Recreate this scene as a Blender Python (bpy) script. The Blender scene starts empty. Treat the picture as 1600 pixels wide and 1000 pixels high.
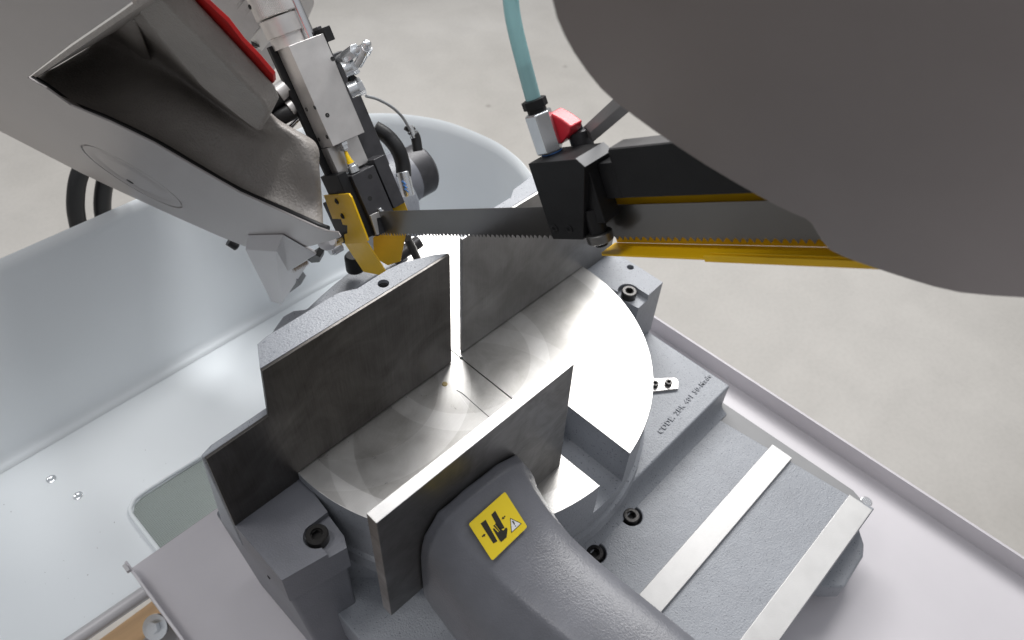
import bpy, bmesh, math, random
from mathutils import Vector, Matrix
random.seed(7)
S = bpy.context.scene
COL = S.collection
rad = math.radians

# ------------------------------------------------------------------ camera
CH = 0.6
FPX = 1195.53
CR = ((0.69387036, -0.49872349, 0.51944086),
      (-0.71855215, -0.52679449, 0.45405987),
      (0.04718826, -0.68830404, -0.72388592))      # rows: world x, y, z in (right, down, forward)
cd = bpy.data.cameras.new('camera'); cam = bpy.data.objects.new('camera', cd); COL.objects.link(cam)
rm = Matrix(CR)
m4 = Matrix(((rm[0][0], -rm[0][1], -rm[0][2], 0), (rm[1][0], -rm[1][1], -rm[1][2], 0),
             (rm[2][0], -rm[2][1], -rm[2][2], CH), (0, 0, 0, 1)))
cam.matrix_world = m4
cd.sensor_width = 36; cd.lens = FPX/1600*36; cd.clip_start = 0.01; cd.clip_end = 60
cd.dof.use_dof = True; cd.dof.focus_distance = 0.66; cd.dof.aperture_fstop = 10
S.camera = cam

# ------------------------------------------------------------------ light
w = bpy.data.worlds.new('World'); S.world = w; w.use_nodes = True
bgn = w.node_tree.nodes['Background']
bgn.inputs[1].default_value = 1.0
_wn = w.node_tree.nodes; _wl = w.node_tree.links
_tc = _wn.new('ShaderNodeTexCoord'); _sp = _wn.new('ShaderNodeSeparateXYZ'); _wl.new(_tc.outputs['Generated'], _sp.inputs[0])
_mr = _wn.new('ShaderNodeMapRange'); _mr.inputs['From Min'].default_value = -1; _wl.new(_sp.outputs[2], _mr.inputs['Value'])
_wr = _wn.new('ShaderNodeValToRGB'); _wl.new(_mr.outputs[0], _wr.inputs['Fac']); _wl.new(_wr.outputs['Color'], bgn.inputs[0])
_e = _wr.color_ramp.elements
_e[0].position = 0.30; _e[0].color = (0.08, 0.078, 0.075, 1)
_e[1].position = 1.0; _e[1].color = (0.33, 0.34, 0.36, 1)
for _p, _c in ((0.5, (0.13, 0.128, 0.125, 1)), (0.62, (0.24, 0.24, 0.245, 1)), (0.8, (0.37, 0.38, 0.40, 1))):
    _q = _e.new(_p); _q.color = _c

def area(name, d, dist, size, power, color=(1, 1, 1), target=(0.33, 0.35, 0.0), size_y=None):
    l = bpy.data.lights.new(name, 'AREA'); l.energy = power; l.color = color; l.size = size
    if size_y: l.shape = 'RECTANGLE'; l.size_y = size_y
    o = bpy.data.objects.new(name, l); COL.objects.link(o)
    d = Vector(d).normalized(); t = Vector(target)
    o.location = t + d*dist
    o.rotation_euler = (t - o.location).to_track_quat('-Z', 'Y').to_euler()
    return o
area('hall_window_light', (0.63, 0.43, 0.745), 3.2, 2.8, 92, (1, 0.99, 0.975), size_y=0.85)
_l = bpy.data.lights.new('tub_glow_fill', 'SPOT'); _l.energy = 120; _l.spot_size = rad(24); _l.spot_blend = 1.0; _l.shadow_soft_size = 0.25; _l.color = (0.98, 0.99, 1.0)  # added spot without a known source, brightens the tub floor
_o = bpy.data.objects.new('tub_glow_fill', _l); COL.objects.link(_o); _o.location = (0.62, 0.55, 2.3)
_o.rotation_euler = (Vector((0.37, 0.80, -0.3)) - _o.location).to_track_quat('-Z', 'Y').to_euler()
area('overhead_fill', (-0.35, 0.25, 0.9), 2.6, 0.5, 9, (1, 0.98, 0.96))  # added soft fill from above, no lamp known there
S.view_settings.view_transform = 'Standard'; S.view_settings.look = 'None'
S.view_settings.exposure = 0.40; S.view_settings.gamma = 1.0
S.render.engine = 'CYCLES'

# ------------------------------------------------------------------ frames
class Frame:
    """Axes of an assembly; pick() meets a sight line with a plane of the assembly."""
    def __init__(s, o, a, b, c):
        s.o = Vector(o); s.ax = [Vector(a), Vector(b), Vector(c)]
        s.m = Matrix((s.ax[0], s.ax[1], s.ax[2]))
    def loc(s, p): return s.m @ (Vector(p) - s.o)
    def w(s, q): return s.o + s.ax[0]*q[0] + s.ax[1]*q[1] + s.ax[2]*q[2]
    def pick(s, x, y, axis, val):
        c = s.loc((0, 0, CH)); d = s.m @ (rm @ Vector((x-800, y-500, FPX)))
        t = (val - c[axis])/d[axis]
        return c + d*t
W = Frame((0, 0, 0), (1, 0, 0), (0, 1, 0), (0, 0, 1))
TA = rad(31.184)
A = Frame((0.3534, 0.375, 0.1628), (0, -math.cos(TA), math.sin(TA)), (1, 0, 0), (0, math.sin(TA), math.cos(TA)))   # bow frame: along blade, across, up
KT = rad(30.35)
_n = -A.ax[1]*math.cos(KT) - A.ax[2]*math.sin(KT)
_u = A.ax[2]*math.cos(KT) - A.ax[1]*math.sin(KT)
K = Frame(A.o, A.ax[0], _u, _n)          # wheel covers: along blade, up the cover, out of the cover

# ------------------------------------------------------------------ materials
def mat(name, base, rough=0.5, metal=0.0, bump=None, bump_scale=400, bump_str=0.3, var=0.0, var_scale=12, spec=0.5,
        rvar=0.0, coat=0.0, emit=None, trans=0.0, specks=None, stretch=None, dist=0.0006, tint=None):
    m = bpy.data.materials.new(name); m.use_nodes = True
    nt = m.node_tree; N = nt.nodes; L = nt.links; p = N['Principled BSDF']
    p.inputs['Base Color'].default_value = (*base, 1); p.inputs['Roughness'].default_value = rough
    p.inputs['Metallic'].default_value = metal; p.inputs['Specular IOR Level'].default_value = spec
    p.inputs['Coat Weight'].default_value = coat; p.inputs['Transmission Weight'].default_value = trans
    tc = N.new('ShaderNodeNewGeometry')
    vec = tc.outputs['Position']
    if stretch:
        mp = N.new('ShaderNodeMapping'); mp.inputs['Scale'].default_value = stretch
        L.new(vec, mp.inputs['Vector']); vecs = mp.outputs['Vector']
    else: vecs = vec
    col = None
    if var:
        n = N.new('ShaderNodeTexNoise'); n.inputs['Scale'].default_value = var_scale; n.inputs['Detail'].default_value = 5
        n.inputs['Roughness'].default_value = 0.6
        L.new(vecs, n.inputs['Vector'])
        r = N.new('ShaderNodeValToRGB'); r.color_ramp.elements[0].position = 0.3; r.color_ramp.elements[1].position = 0.7
        lo = [c*(1-var) for c in base]; hi = [min(1, c*(1+var)) for c in base]
        if tint: lo = tint
        r.color_ramp.elements[0].color = (*lo, 1); r.color_ramp.elements[1].color = (*hi, 1)
        L.new(n.outputs['Fac'], r.inputs['Fac']); col = r.outputs['Color']
        if rvar:
            mr = N.new('ShaderNodeMapRange'); mr.inputs['From Min'].default_value = 0.3; mr.inputs['From Max'].default_value = 0.7
            mr.inputs['To Min'].default_value = rough-rvar; mr.inputs['To Max'].default_value = rough+rvar
            L.new(n.outputs['Fac'], mr.inputs['Value']); L.new(mr.outputs['Result'], p.inputs['Roughness'])
    if specks:
        amt, scale, sc = specks
        n2 = N.new('ShaderNodeTexNoise'); n2.inputs['Scale'].default_value = scale; n2.inputs['Detail'].default_value = 2
        L.new(vec, n2.inputs['Vector'])
        r2 = N.new('ShaderNodeValToRGB'); r2.color_ramp.elements[0].position = amt; r2.color_ramp.elements[1].position = amt+0.035
        r2.color_ramp.elements[0].color = (0, 0, 0, 1); r2.color_ramp.elements[1].color = (1, 1, 1, 1)
        L.new(n2.outputs['Fac'], r2.inputs['Fac'])
        mx = N.new('ShaderNodeMix'); mx.data_type = 'RGBA'
        L.new(r2.outputs['Color'], mx.inputs['Factor'])
        if col: L.new(col, mx.inputs['A'])
        else: mx.inputs['A'].default_value = (*base, 1)
        mx.inputs['B'].default_value = (*sc, 1); col = mx.outputs['Result']
    if col: L.new(col, p.inputs['Base Color'])
    if bump:
        b = N.new('ShaderNodeBump'); b.inputs['Strength'].default_value = bump_str; b.inputs['Distance'].default_value = dist
        if bump == 'cast':
            v = N.new('ShaderNodeTexNoise'); v.inputs['Scale'].default_value = bump_scale; v.inputs['Detail'].default_value = 3
            v.inputs['Roughness'].default_value = 0.55
            v2 = N.new('ShaderNodeTexNoise'); v2.inputs['Scale'].default_value = bump_scale*0.18; v2.inputs['Detail'].default_value = 2
            L.new(vecs, v.inputs['Vector']); L.new(vecs, v2.inputs['Vector'])
            ad = N.new('ShaderNodeMath'); ad.operation = 'MULTIPLY_ADD'; ad.inputs[1].default_value = 0.7
            L.new(v2.outputs['Fac'], ad.inputs[0]); L.new(v.outputs['Fac'], ad.inputs[2]); L.new(ad.outputs[0], b.inputs['Height'])
        else:
            v = N.new('ShaderNodeTexNoise'); v.inputs['Scale'].default_value = bump_scale; v.inputs['Detail'].default_value = 4
            L.new(vecs, v.inputs['Vector']); L.new(v.outputs['Fac'], b.inputs['Height'])
        L.new(b.outputs['Normal'], p.inputs['Normal'])
    if emit:
        p.inputs['Emission Color'].default_value = (*emit, 1); p.inputs['Emission Strength'].default_value = 1
    return m

M = {}
M['cast'] = mat('grey_cast_paint', (0.29, 0.305, 0.335), 0.40, 0.0, 'cast', 560, 0.8, 0.06, 30, spec=0.55, specks=(0.645, 480, (0.15, 0.155, 0.175)))
M['cast_dark'] = mat('shaded_and_dark_cast_paint', (0.15, 0.154, 0.175), 0.36, 0.0, 'cast', 650, 0.55, 0.12, 25, spec=0.6)  # foot and jaw arm: shade put into the paint; hub, leg: own dark
M['cast_warm'] = mat('warm_grey_cast_paint', (0.31, 0.285, 0.265), 0.4, 0.0, 'cast', 420, 0.9, 0.12, 18, spec=0.5, dist=0.0014)
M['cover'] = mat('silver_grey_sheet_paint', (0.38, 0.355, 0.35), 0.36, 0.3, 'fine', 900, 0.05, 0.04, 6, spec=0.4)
M['cover_near'] = mat('shaded_silver_sheet_paint', (0.27, 0.243, 0.235), 0.40, 0.2, 'fine', 900, 0.06, 0.05, 9, spec=0.4)  # same silver paint as the far cover, its shade mixed into the colour
M['bracket'] = mat('light_grey_sheet_paint', (0.52, 0.505, 0.515), 0.4, 0.1, 'fine', 900, 0.05, 0.04, 6)
M['tub'] = mat('pale_blue_white_enamel', (0.82, 0.855, 0.875), 0.27, 0.0, 'fine', 350, 0.03, 0.02, 3, spec=0.6)
M['base'] = mat('pale_pinkish_grey_enamel', (0.60, 0.575, 0.60), 0.42, 0.0, 'fine', 600, 0.05, 0.04, 6, spec=0.5)
M['black'] = mat('black_oxide_steel', (0.011, 0.011, 0.012), 0.45, 0.0, 'fine', 900, 0.15, 0.2, 60, spec=0.3)
M['blackmetal'] = mat('black_socket_screw_steel', (0.045, 0.043, 0.042), 0.3, 0.7, 'fine', 900, 0.1)
M['charcoal'] = mat('charcoal_milled_steel', (0.045, 0.044, 0.048), 0.38, 0.3, 'fine', 900, 0.2, 0.2, 80)
M['lever'] = mat('worn_grey_steel', (0.17, 0.165, 0.165), 0.4, 0.4, 'fine', 500, 0.15, 0.12, 60)
M['flat'] = mat('flat_grey_steel', (0.25, 0.25, 0.255), 0.5, 0.0, 'fine', 500, 0.05, 0.05, 20)
M['rubber'] = mat('black_rubber', (0.008, 0.008, 0.009), 0.45, 0.0, 'fine', 600, 0.1)
M['yellow'] = mat('yellow_paint', (0.88, 0.53, 0.008), 0.38, 0.0, 'fine', 500, 0.06, 0.06, 40)
M['yellow_plastic'] = mat('yellow_plastic', (0.85, 0.55, 0.01), 0.3)
M['alu'] = mat('brushed_aluminium', (0.62, 0.60, 0.585), 0.38, 0.75, 'fine', 700, 0.12, 0.06, 60, stretch=(1, 1, 1), rvar=0.05)
M['chrome'] = mat('polished_steel', (0.72, 0.72, 0.73), 0.16, 1.0)
M['zinc'] = mat('zinc_plated_steel', (0.78, 0.80, 0.82), 0.25, 0.9, 'fine', 500, 0.05)
def ground(name, lo, hi, rough, stretch, blot=18):
    m = bpy.data.materials.new(name); m.use_nodes = True
    nt = m.node_tree; N = nt.nodes; L = nt.links; p = N['Principled BSDF']; p.inputs['Metallic'].default_value = 0.9
    g = N.new('ShaderNodeNewGeometry')
    mp = N.new('ShaderNodeMapping'); mp.inputs['Scale'].default_value = stretch; L.new(g.outputs['Position'], mp.inputs['Vector'])
    st = N.new('ShaderNodeTexNoise'); st.inputs['Scale'].default_value = 1.0; st.inputs['Detail'].default_value = 6; L.new(mp.outputs['Vector'], st.inputs['Vector'])
    bl = N.new('ShaderNodeTexNoise'); bl.inputs['Scale'].default_value = blot; bl.inputs['Detail'].default_value = 7; bl.inputs['Roughness'].default_value = 0.62
    bl.inputs['Distortion'].default_value = 0.8
    L.new(g.outputs['Position'], bl.inputs['Vector'])
    mx = N.new('ShaderNodeMath'); mx.operation = 'MULTIPLY_ADD'; mx.inputs[1].default_value = 0.22
    L.new(st.outputs['Fac'], mx.inputs[0])
    m2 = N.new('ShaderNodeMath'); m2.operation = 'MULTIPLY'; m2.inputs[1].default_value = 0.98; L.new(bl.outputs['Fac'], m2.inputs[0]); L.new(m2.outputs[0], mx.inputs[2])
    r = N.new('ShaderNodeValToRGB'); e = r.color_ramp.elements; e[0].position = 0.42; e[0].color = (*lo, 1); e[1].position = 0.78; e[1].color = (*hi, 1)
    L.new(mx.outputs[0], r.inputs['Fac']); L.new(r.outputs['Color'], p.inputs['Base Color'])
    mr = N.new('ShaderNodeMapRange'); mr.inputs['From Min'].default_value = 0.4; mr.inputs['From Max'].default_value = 0.8
    mr.inputs['To Min'].default_value = rough+0.10; mr.inputs['To Max'].default_value = rough-0.06
    L.new(mx.outputs[0], mr.inputs['Value']); L.new(mr.outputs['Result'], p.inputs['Roughness'])
    b = N.new('ShaderNodeBump'); b.inputs['Strength'].default_value = 0.12; b.inputs['Distance'].default_value = 0.00015
    L.new(st.outputs['Fac'], b.inputs['Height']); L.new(b.outputs['Normal'], p.inputs['Normal'])
    return m
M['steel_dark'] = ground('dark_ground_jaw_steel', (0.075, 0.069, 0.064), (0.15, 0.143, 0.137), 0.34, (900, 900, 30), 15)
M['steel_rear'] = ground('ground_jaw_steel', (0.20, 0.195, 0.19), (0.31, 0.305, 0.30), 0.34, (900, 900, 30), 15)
M['steel_jaw'] = ground('machined_jaw_steel', (0.13, 0.126, 0.122), (0.235, 0.23, 0.225), 0.34, (60, 60, 700), 22)
M['edge_steel'] = ground('milled_edge_steel', (0.50, 0.49, 0.48), (0.74, 0.73, 0.72), 0.34, (60, 500, 60), 60)
M['bright'] = mat('ground_steel', (0.50, 0.495, 0.49), 0.42, 0.5, 'fine', 800, 0.15, 0.05, 40, rvar=0.03)
M['blade'] = mat('saw_band_steel', (0.19, 0.185, 0.18), 0.28, 0.9, None, 300, 0.15, 0.06, 14, rvar=0.03)
M['red'] = mat('red_sealing_plate', (0.55, 0.012, 0.012), 0.4, 0.0, 'fine', 500, 0.15, 0.1, 60)
M['red_plastic'] = mat('red_plastic', (0.70, 0.03, 0.05), 0.3, 0.0)
M['white_print'] = mat('white_print', (0.85, 0.85, 0.85), 0.35)
M['blue_print'] = mat('blue_sealant', (0.05, 0.2, 0.55), 0.3)
M['sticker'] = mat('yellow_sticker_vinyl', (0.88, 0.66, 0.02), 0.38, 0.0, 'fine', 400, 0.05)
M['black_print'] = mat('black_print', (0.022, 0.02, 0.012), 0.4)
M['grey_plastic'] = mat('grey_cable_sleeve', (0.30, 0.31, 0.32), 0.5)
M['wood'] = mat('pale_pallet_wood', (0.55, 0.36, 0.20), 0.7, 0.0, 'fine', 200, 0.3, 0.2, 20, stretch=(0.2, 2, 2))
def floor_mat():
    m = bpy.data.materials.new('polished_concrete'); m.use_nodes = True
    nt = m.node_tree; N = nt.nodes; L = nt.links; p = N['Principled BSDF']; p.inputs['Specular IOR Level'].default_value = 0.3
    g = N.new('ShaderNodeNewGeometry')
    def nz(sc, det, dis=0.0):
        n = N.new('ShaderNodeTexNoise'); n.inputs['Scale'].default_value = sc; n.inputs['Detail'].default_value = det; n.inputs['Distortion'].default_value = dis
        L.new(g.outputs['Position'], n.inputs['Vector']); return n.outputs['Fac']
    def ramp(f, a, b, ca, cb):
        r = N.new('ShaderNodeValToRGB'); e = r.color_ramp.elements; e[0].position = a; e[1].position = b; e[0].color = (*ca, 1); e[1].color = (*cb, 1); L.new(f, r.inputs['Fac']); return r.outputs['Color']
    def mul(a, b):
        x = N.new('ShaderNodeMix'); x.data_type = 'RGBA'; x.blend_type = 'MULTIPLY'; x.inputs['Factor'].default_value = 1; L.new(a, x.inputs['A']); L.new(b, x.inputs['B']); return x.outputs['Result']
    c = ramp(nz(1.1, 4, 0.6), 0.3, 0.7, (0.43, 0.41, 0.38), (0.51, 0.49, 0.46))
    c = mul(c, ramp(nz(7, 6, 0.4), 0.35, 0.65, (0.93, 0.93, 0.93), (1, 1, 1)))
    c = mul(c, ramp(nz(90, 3), 0.3, 0.6, (0.95, 0.95, 0.95), (1, 1, 1)))
    c = mul(c, ramp(nz(11, 2), 0.735, 0.79, (1, 1, 1), (0.72, 0.71, 0.70)))
    L.new(c, p.inputs['Base Color'])
    mr = N.new('ShaderNodeMapRange'); mr.inputs['To Min'].default_value = 0.38; mr.inputs['To Max'].default_value = 0.65; L.new(nz(3, 5), mr.inputs['Value']); L.new(mr.outputs['Result'], p.inputs['Roughness'])
    return m
M['floor'] = floor_mat()
M['brass'] = mat('dull_brass', (0.35, 0.28, 0.14), 0.4, 0.9)
M['bristle'] = mat('brown_brush_bristle', (0.22, 0.12, 0.05), 0.7)
M['silver_cast'] = mat('silver_gearbox_paint', (0.45, 0.43, 0.43), 0.4, 0.25, 'cast', 300, 0.3, 0.08, 30)
M['hole'] = mat('unlit_bore', (0.01, 0.01, 0.01), 0.8)
def teal():
    m = mat('teal_translucent_hose', (0.40, 0.70, 0.72), 0.2, 0.0, spec=0.6, trans=0.3); return m
M['teal'] = teal()

def table_mat():
    m = bpy.data.materials.new('turned_table_steel'); m.use_nodes = True
    nt = m.node_tree; N = nt.nodes; L = nt.links; p = N['Principled BSDF']
    g = N.new('ShaderNodeNewGeometry'); sep = N.new('ShaderNodeSeparateXYZ'); L.new(g.outputs['Position'], sep.inputs[0])
    def math_(op, a, b=None):
        n = N.new('ShaderNodeMath'); n.operation = op
        for i, v in enumerate((a, b)):
            if v is None: continue
            if isinstance(v, (int, float)): n.inputs[i].default_value = v
            else: L.new(v, n.inputs[i])
        return n.outputs[0]
    # milling passes: arcs of cutters about several centres, each a slightly different roughness
    def ring(cx, cy, r, wd):
        dx = math_('SUBTRACT', sep.outputs[0], cx); dy = math_('SUBTRACT', sep.outputs[1], cy)
        d = math_('SQRT', math_('ADD', math_('MULTIPLY', dx, dx), math_('MULTIPLY', dy, dy)))
        return math_('LESS_THAN', math_('ABSOLUTE', math_('SUBTRACT', d, r)), wd), d
    a, d1 = ring(0.354, 0.376, 0.190, 0.0120)
    b, _ = ring(0.354, 0.376, 0.082, 0.010)
    c, _ = ring(0.25, 0.42, 0.10, 0.016)
    e, _ = ring(0.30, 0.30, 0.125, 0.012)
    # fine turning marks
    w1 = N.new('ShaderNodeTexWave'); w1.wave_type = 'RINGS'; w1.rings_direction = 'SPHERICAL'; w1.inputs['Scale'].default_value = 260
    w1.inputs['Distortion'].default_value = 0.3
    mp = N.new('ShaderNodeMapping'); mp.inputs['Location'].default_value = (-0.42, -0.25, 0); L.new(g.outputs['Position'], mp.inputs['Vector'])
    L.new(mp.outputs['Vector'], w1.inputs['Vector'])
    n = N.new('ShaderNodeTexNoise'); n.inputs['Scale'].default_value = 34; n.inputs['Detail'].default_value = 8; n.inputs['Roughness'].default_value = 0.7; n.inputs['Distortion'].default_value = 0.5
    L.new(g.outputs['Position'], n.inputs['Vector'])
    n2 = N.new('ShaderNodeTexNoise'); n2.inputs['Scale'].default_value = 500; n2.inputs['Detail'].default_value = 3
    L.new(g.outputs['Position'], n2.inputs['Vector'])
    s = math_('ADD', math_('ADD', math_('MULTIPLY', a, 0.03), math_('MULTIPLY', b, 0.035)), math_('ADD', math_('MULTIPLY', c, -0.03), math_('MULTIPLY', e, 0.03)))
    ro = math_('ADD', math_('ADD', s, 0.25), math_('MULTIPLY', n.outputs['Fac'], 0.16))
    L.new(ro, p.inputs['Roughness'])
    r = N.new('ShaderNodeValToRGB'); r.color_ramp.elements[0].position = 0.3; r.color_ramp.elements[1].position = 0.72
    r.color_ramp.elements[0].color = (0.40, 0.385, 0.365, 1); r.color_ramp.elements[1].color = (0.54, 0.53, 0.515, 1)
    L.new(n.outputs['Fac'], r.inputs['Fac'])
    mx = N.new('ShaderNodeMix'); mx.data_type = 'RGBA'; mx.inputs['B'].default_value = (0.80, 0.79, 0.78, 1)
    L.new(math_('ADD', math_('ADD', math_('MULTIPLY', a, 0.35), math_('MULTIPLY', b, 0.22)), math_('ADD', math_('MULTIPLY', c, 0.25), math_('MULTIPLY', e, 0.15))), mx.inputs['Factor']); L.new(r.outputs['Color'], mx.inputs['A']); L.new(mx.outputs['Result'], p.inputs['Base Color'])
    p.inputs['Metallic'].default_value = 0.9
    bp = N.new('ShaderNodeBump'); bp.inputs['Strength'].default_value = 0.2; bp.inputs['Distance'].default_value = 0.0002
    h = math_('ADD', w1.outputs['Fac'], n2.outputs['Fac']); L.new(h, bp.inputs['Height']); L.new(bp.outputs['Normal'], p.inputs['Normal'])
    return m
M['table'] = table_mat()

# ------------------------------------------------------------------ builders
def tag(o, label=None, cat=None, group=None, kind=None):
    if label: o['label'] = label
    if cat: o['category'] = cat
    if group: o['group'] = group
    if kind: o['kind'] = kind
    return o
def thing(name, label, cat, loc, group=None):
    o = bpy.data.objects.new(name, None); COL.objects.link(o); o.location = loc; o.empty_display_size = 0.02
    return tag(o, label, cat, group)

def obj(name, verts, faces, m, parent=None, bevel=0.0, smooth=True, sub=0, seg=2, ang=35, mats=None, fm=None):
    vs = [Vector(v) for v in verts]
    c = sum(vs, Vector())/len(vs)
    me = bpy.data.meshes.new(name)
    me.from_pydata([v-c for v in vs], [], faces); me.validate()
    bm = bmesh.new(); bm.from_mesh(me)
    bmesh.ops.recalc_face_normals(bm, faces=bm.faces); bm.to_mesh(me); bm.free()
    for mm in (mats or [m]): me.materials.append(mm)
    if fm:
        for i, k in enumerate(fm): me.polygons[i].material_index = k
    if smooth:
        me.polygons.foreach_set('use_smooth', [True]*len(me.polygons))
        if not sub: me.set_sharp_from_angle(angle=rad(ang))
    o = bpy.data.objects.new(name, me); COL.objects.link(o)
    o.location = c
    if parent:
        o.parent = parent
        pw = parent.location.copy(); pp = parent.parent
        while pp: pw += pp.location; pp = pp.parent
        o.location = c - pw
    if bevel:
        b = o.modifiers.new('bevel', 'BEVEL'); b.width = bevel; b.segments = seg; b.limit_method = 'ANGLE'; b.angle_limit = rad(30)
        b.harden_normals = True
    if sub:
        s = o.modifiers.new('sub', 'SUBSURF'); s.levels = sub; s.render_levels = sub
    return o

def box_geo(fr, a, b, c):
    v = [fr.w((x, y, z)) for x in a for y in b for z in c]
    f = [(0, 1, 3, 2), (4, 6, 7, 5), (0, 4, 5, 1), (2, 3, 7, 6), (0, 2, 6, 4), (1, 5, 7, 3)]
    return v, f
def box(name, m, parent, fr, a, b, c, bevel=0.0006, **k):
    v, f = box_geo(fr, a, b, c); return obj(name, v, f, m, parent, bevel, **k)

def prism_geo(fr, pts, axis, d0, d1):
    """pts: 2-D points in the two other axes (kept order); extruded from d0 to d1 along axis"""
    o = [i for i in range(3) if i != axis]; v = []
    for d in (d0, d1):
        for p in pts:
            q = [0, 0, 0]; q[axis] = d; q[o[0]] = p[0]; q[o[1]] = p[1]; v.append(fr.w(q))
    n = len(pts)
    f = [tuple(range(n)), tuple(range(2*n-1, n-1, -1))] + [(i, (i+1) % n, n+(i+1) % n, n+i) for i in range(n)]
    return v, f
def prism(name, m, parent, fr, pts, axis, d0, d1, bevel=0.0006, **k):
    v, f = prism_geo(fr, pts, axis, d0, d1); return obj(name, v, f, m, parent, bevel, **k)
def px_pts(fr, axis, val, pts):
    """outline read off sight lines, laid in a plane of the assembly"""
    o = [i for i in range(3) if i != axis]; out = []
    for p in pts:
        q = fr.pick(p[0], p[1], axis, val); out.append((q[o[0]], q[o[1]]))
    return out
def basis(d):
    d = Vector(d).normalized(); a = Vector((0, 0, 1)) if abs(d.z) < 0.9 else Vector((1, 0, 0))
    u = d.cross(a).normalized(); return d, u, d.cross(u)
def lathe_geo(p, d, prof, n=32, phase=0.0, cap=True, u0=None):
    d, u, v2 = basis(d)
    if u0 is not None: u = (Vector(u0) - d*Vector(u0).dot(d)).normalized(); v2 = d.cross(u)
    p = Vector(p); v = []; f = []
    for (h, r) in prof:
        for i in range(n):
            a = 2*math.pi*(i+phase)/n; v.append(p + d*h + u*(r*math.cos(a)) + v2*(r*math.sin(a)))
    for k in range(len(prof)-1):
        for i in range(n):
            j = (i+1) % n; f.append((k*n+i, k*n+j, (k+1)*n+j, (k+1)*n+i))
    if cap:
        f.append(tuple(range(n-1, -1, -1))); f.append(tuple(range((len(prof)-1)*n, len(prof)*n)))
    return v, f
def lathe(name, m, parent, p, d, prof, n=32, bevel=0, **k):
    kk = {q: k.pop(q) for q in ('phase', 'cap', 'u0') if q in k}
    v, f = lathe_geo(p, d, prof, n, **kk); return obj(name, v, f, m, parent, bevel, **k)
def cyl(name, m, parent, p, q, r, n=28, bevel=0.0, **k):
    p = Vector(p); q = Vector(q); return lathe(name, m, parent, p, q-p, [(0, r), ((q-p).length, r)], n, bevel, **k)
def catmull(pts, n=8):
    P = [Vector(p) for p in pts]; P = [P[0]*2-P[1]] + P + [P[-1]*2-P[-2]]; out = []
    for i in range(1, len(P)-2):
        for k in range(n):
            t = k/n; a, b, c, d = P[i-1:i+3]
            out.append(0.5*((2*b) + (c-a)*t + (2*a-5*b+4*c-d)*t*t + (3*b-a-3*c+d)*t**3))
    out.append(P[-2]); return out
def tube(name, m, parent, pts, r, n=16, samples=8, **k):
    P = catmull(pts, samples) if samples else [Vector(p) for p in pts]
    v = []; f = []; u = None
    for i, p in enumerate(P):
        t = (P[min(i+1, len(P)-1)] - P[max(i-1, 0)]).normalized()
        if u is None: _, u, _w = basis(t)
        u = (u - t*u.dot(t)).normalized(); ww = t.cross(u)
        rr = r(i/(len(P)-1)) if callable(r) else r
        for j in range(n):
            a = 2*math.pi*j/n; v.append(p + u*(rr*math.cos(a)) + ww*(rr*math.sin(a)))
    for i in range(len(P)-1):
        for j in range(n):
            f.append((i*n+j, i*n+(j+1) % n, (i+1)*n+(j+1) % n, (i+1)*n+j))
    f.append(tuple(range(n-1, -1, -1))); f.append(tuple(range((len(P)-1)*n, len(P)*n)))
    return obj(name, v, f, m, parent, **k)
def cut(o, geos):
    """boolean-subtract closed solids (world coordinates) from the finished mesh of o"""
    dg = bpy.context.evaluated_depsgraph_get()
    pw = o.location.copy(); pp = o.parent
    while pp: pw += pp.location; pp = pp.parent
    tmp = []
    for (v, f) in geos:
        me = bpy.data.meshes.new('t'); me.from_pydata([Vector(x) for x in v], [], f)
        bm = bmesh.new(); bm.from_mesh(me); bmesh.ops.recalc_face_normals(bm, faces=bm.faces); bm.to_mesh(me); bm.free()
        c = bpy.data.objects.new('t', me); COL.objects.link(c); tmp.append(c)
        md = o.modifiers.new('cut', 'BOOLEAN'); md.operation = 'DIFFERENCE'; md.solver = 'EXACT'; md.object = c
    # move bevels after cuts
    for i, md in enumerate([x for x in o.modifiers if x.type == 'BEVEL']):
        o.modifiers.move(list(o.modifiers).index(md), len(o.modifiers)-1)
    bpy.context.view_layer.update()
    dg = bpy.context.evaluated_depsgraph_get()
    me2 = bpy.data.meshes.new_from_object(o.evaluated_get(dg))
    o.modifiers.clear(); old = o.data; o.data = me2; me2.name = old.name
    bpy.data.meshes.remove(old)
    for c in tmp:
        me = c.data; bpy.data.objects.remove(c); bpy.data.meshes.remove(me)
    me2.polygons.foreach_set('use_smooth', [True]*len(me2.polygons)); me2.set_sharp_from_angle(angle=rad(31))
    wn = o.modifiers.new('normals', 'WEIGHTED_NORMAL'); wn.keep_sharp = True; wn.weight = 100
def cyl_geo(p, d, r, h, n=24): return lathe_geo(Vector(p), d, [(0, r), (h, r)], n)
UP = Vector((0, 0, 1))

def socket_screw(parent, p, d=UP, r=0.009, h=0.011, m='blackmetal', n=36):
    """socket head cap screw: head with chamfer and a hexagonal socket"""
    d = Vector(d).normalized()
    prof = [(0, r), (h*0.9, r), (h, r*0.9), (h, r*0.56), (h*0.82, r*0.5)]
    v, f = lathe_geo(p, d, prof, n, cap=False)
    f.append(tuple(range(n-1, -1, -1)))
    _, u, w2 = basis(d); base = len(v); P = Vector(p)
    for hh in (h*0.82, h*0.35):
        for i in range(n):
            a = 2*math.pi*i/n; s = math.pi/3; q = ((a+s/2) % s)-s/2
            rr = r*0.45/math.cos(q) if True else 0
            v.append(P + d*hh + u*(rr*math.cos(a)) + w2*(rr*math.sin(a)))
    k0 = (len(prof)-1)*n
    for i in range(n):
        j = (i+1) % n
        f.append((k0+i, k0+j, base+j, base+i)); f.append((base+i, base+j, base+n+j, base+n+i))
    f.append(tuple(range(base+n, base+2*n)))
    return obj('socket_screw', v, f, M[m], parent, ang=28)

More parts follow.
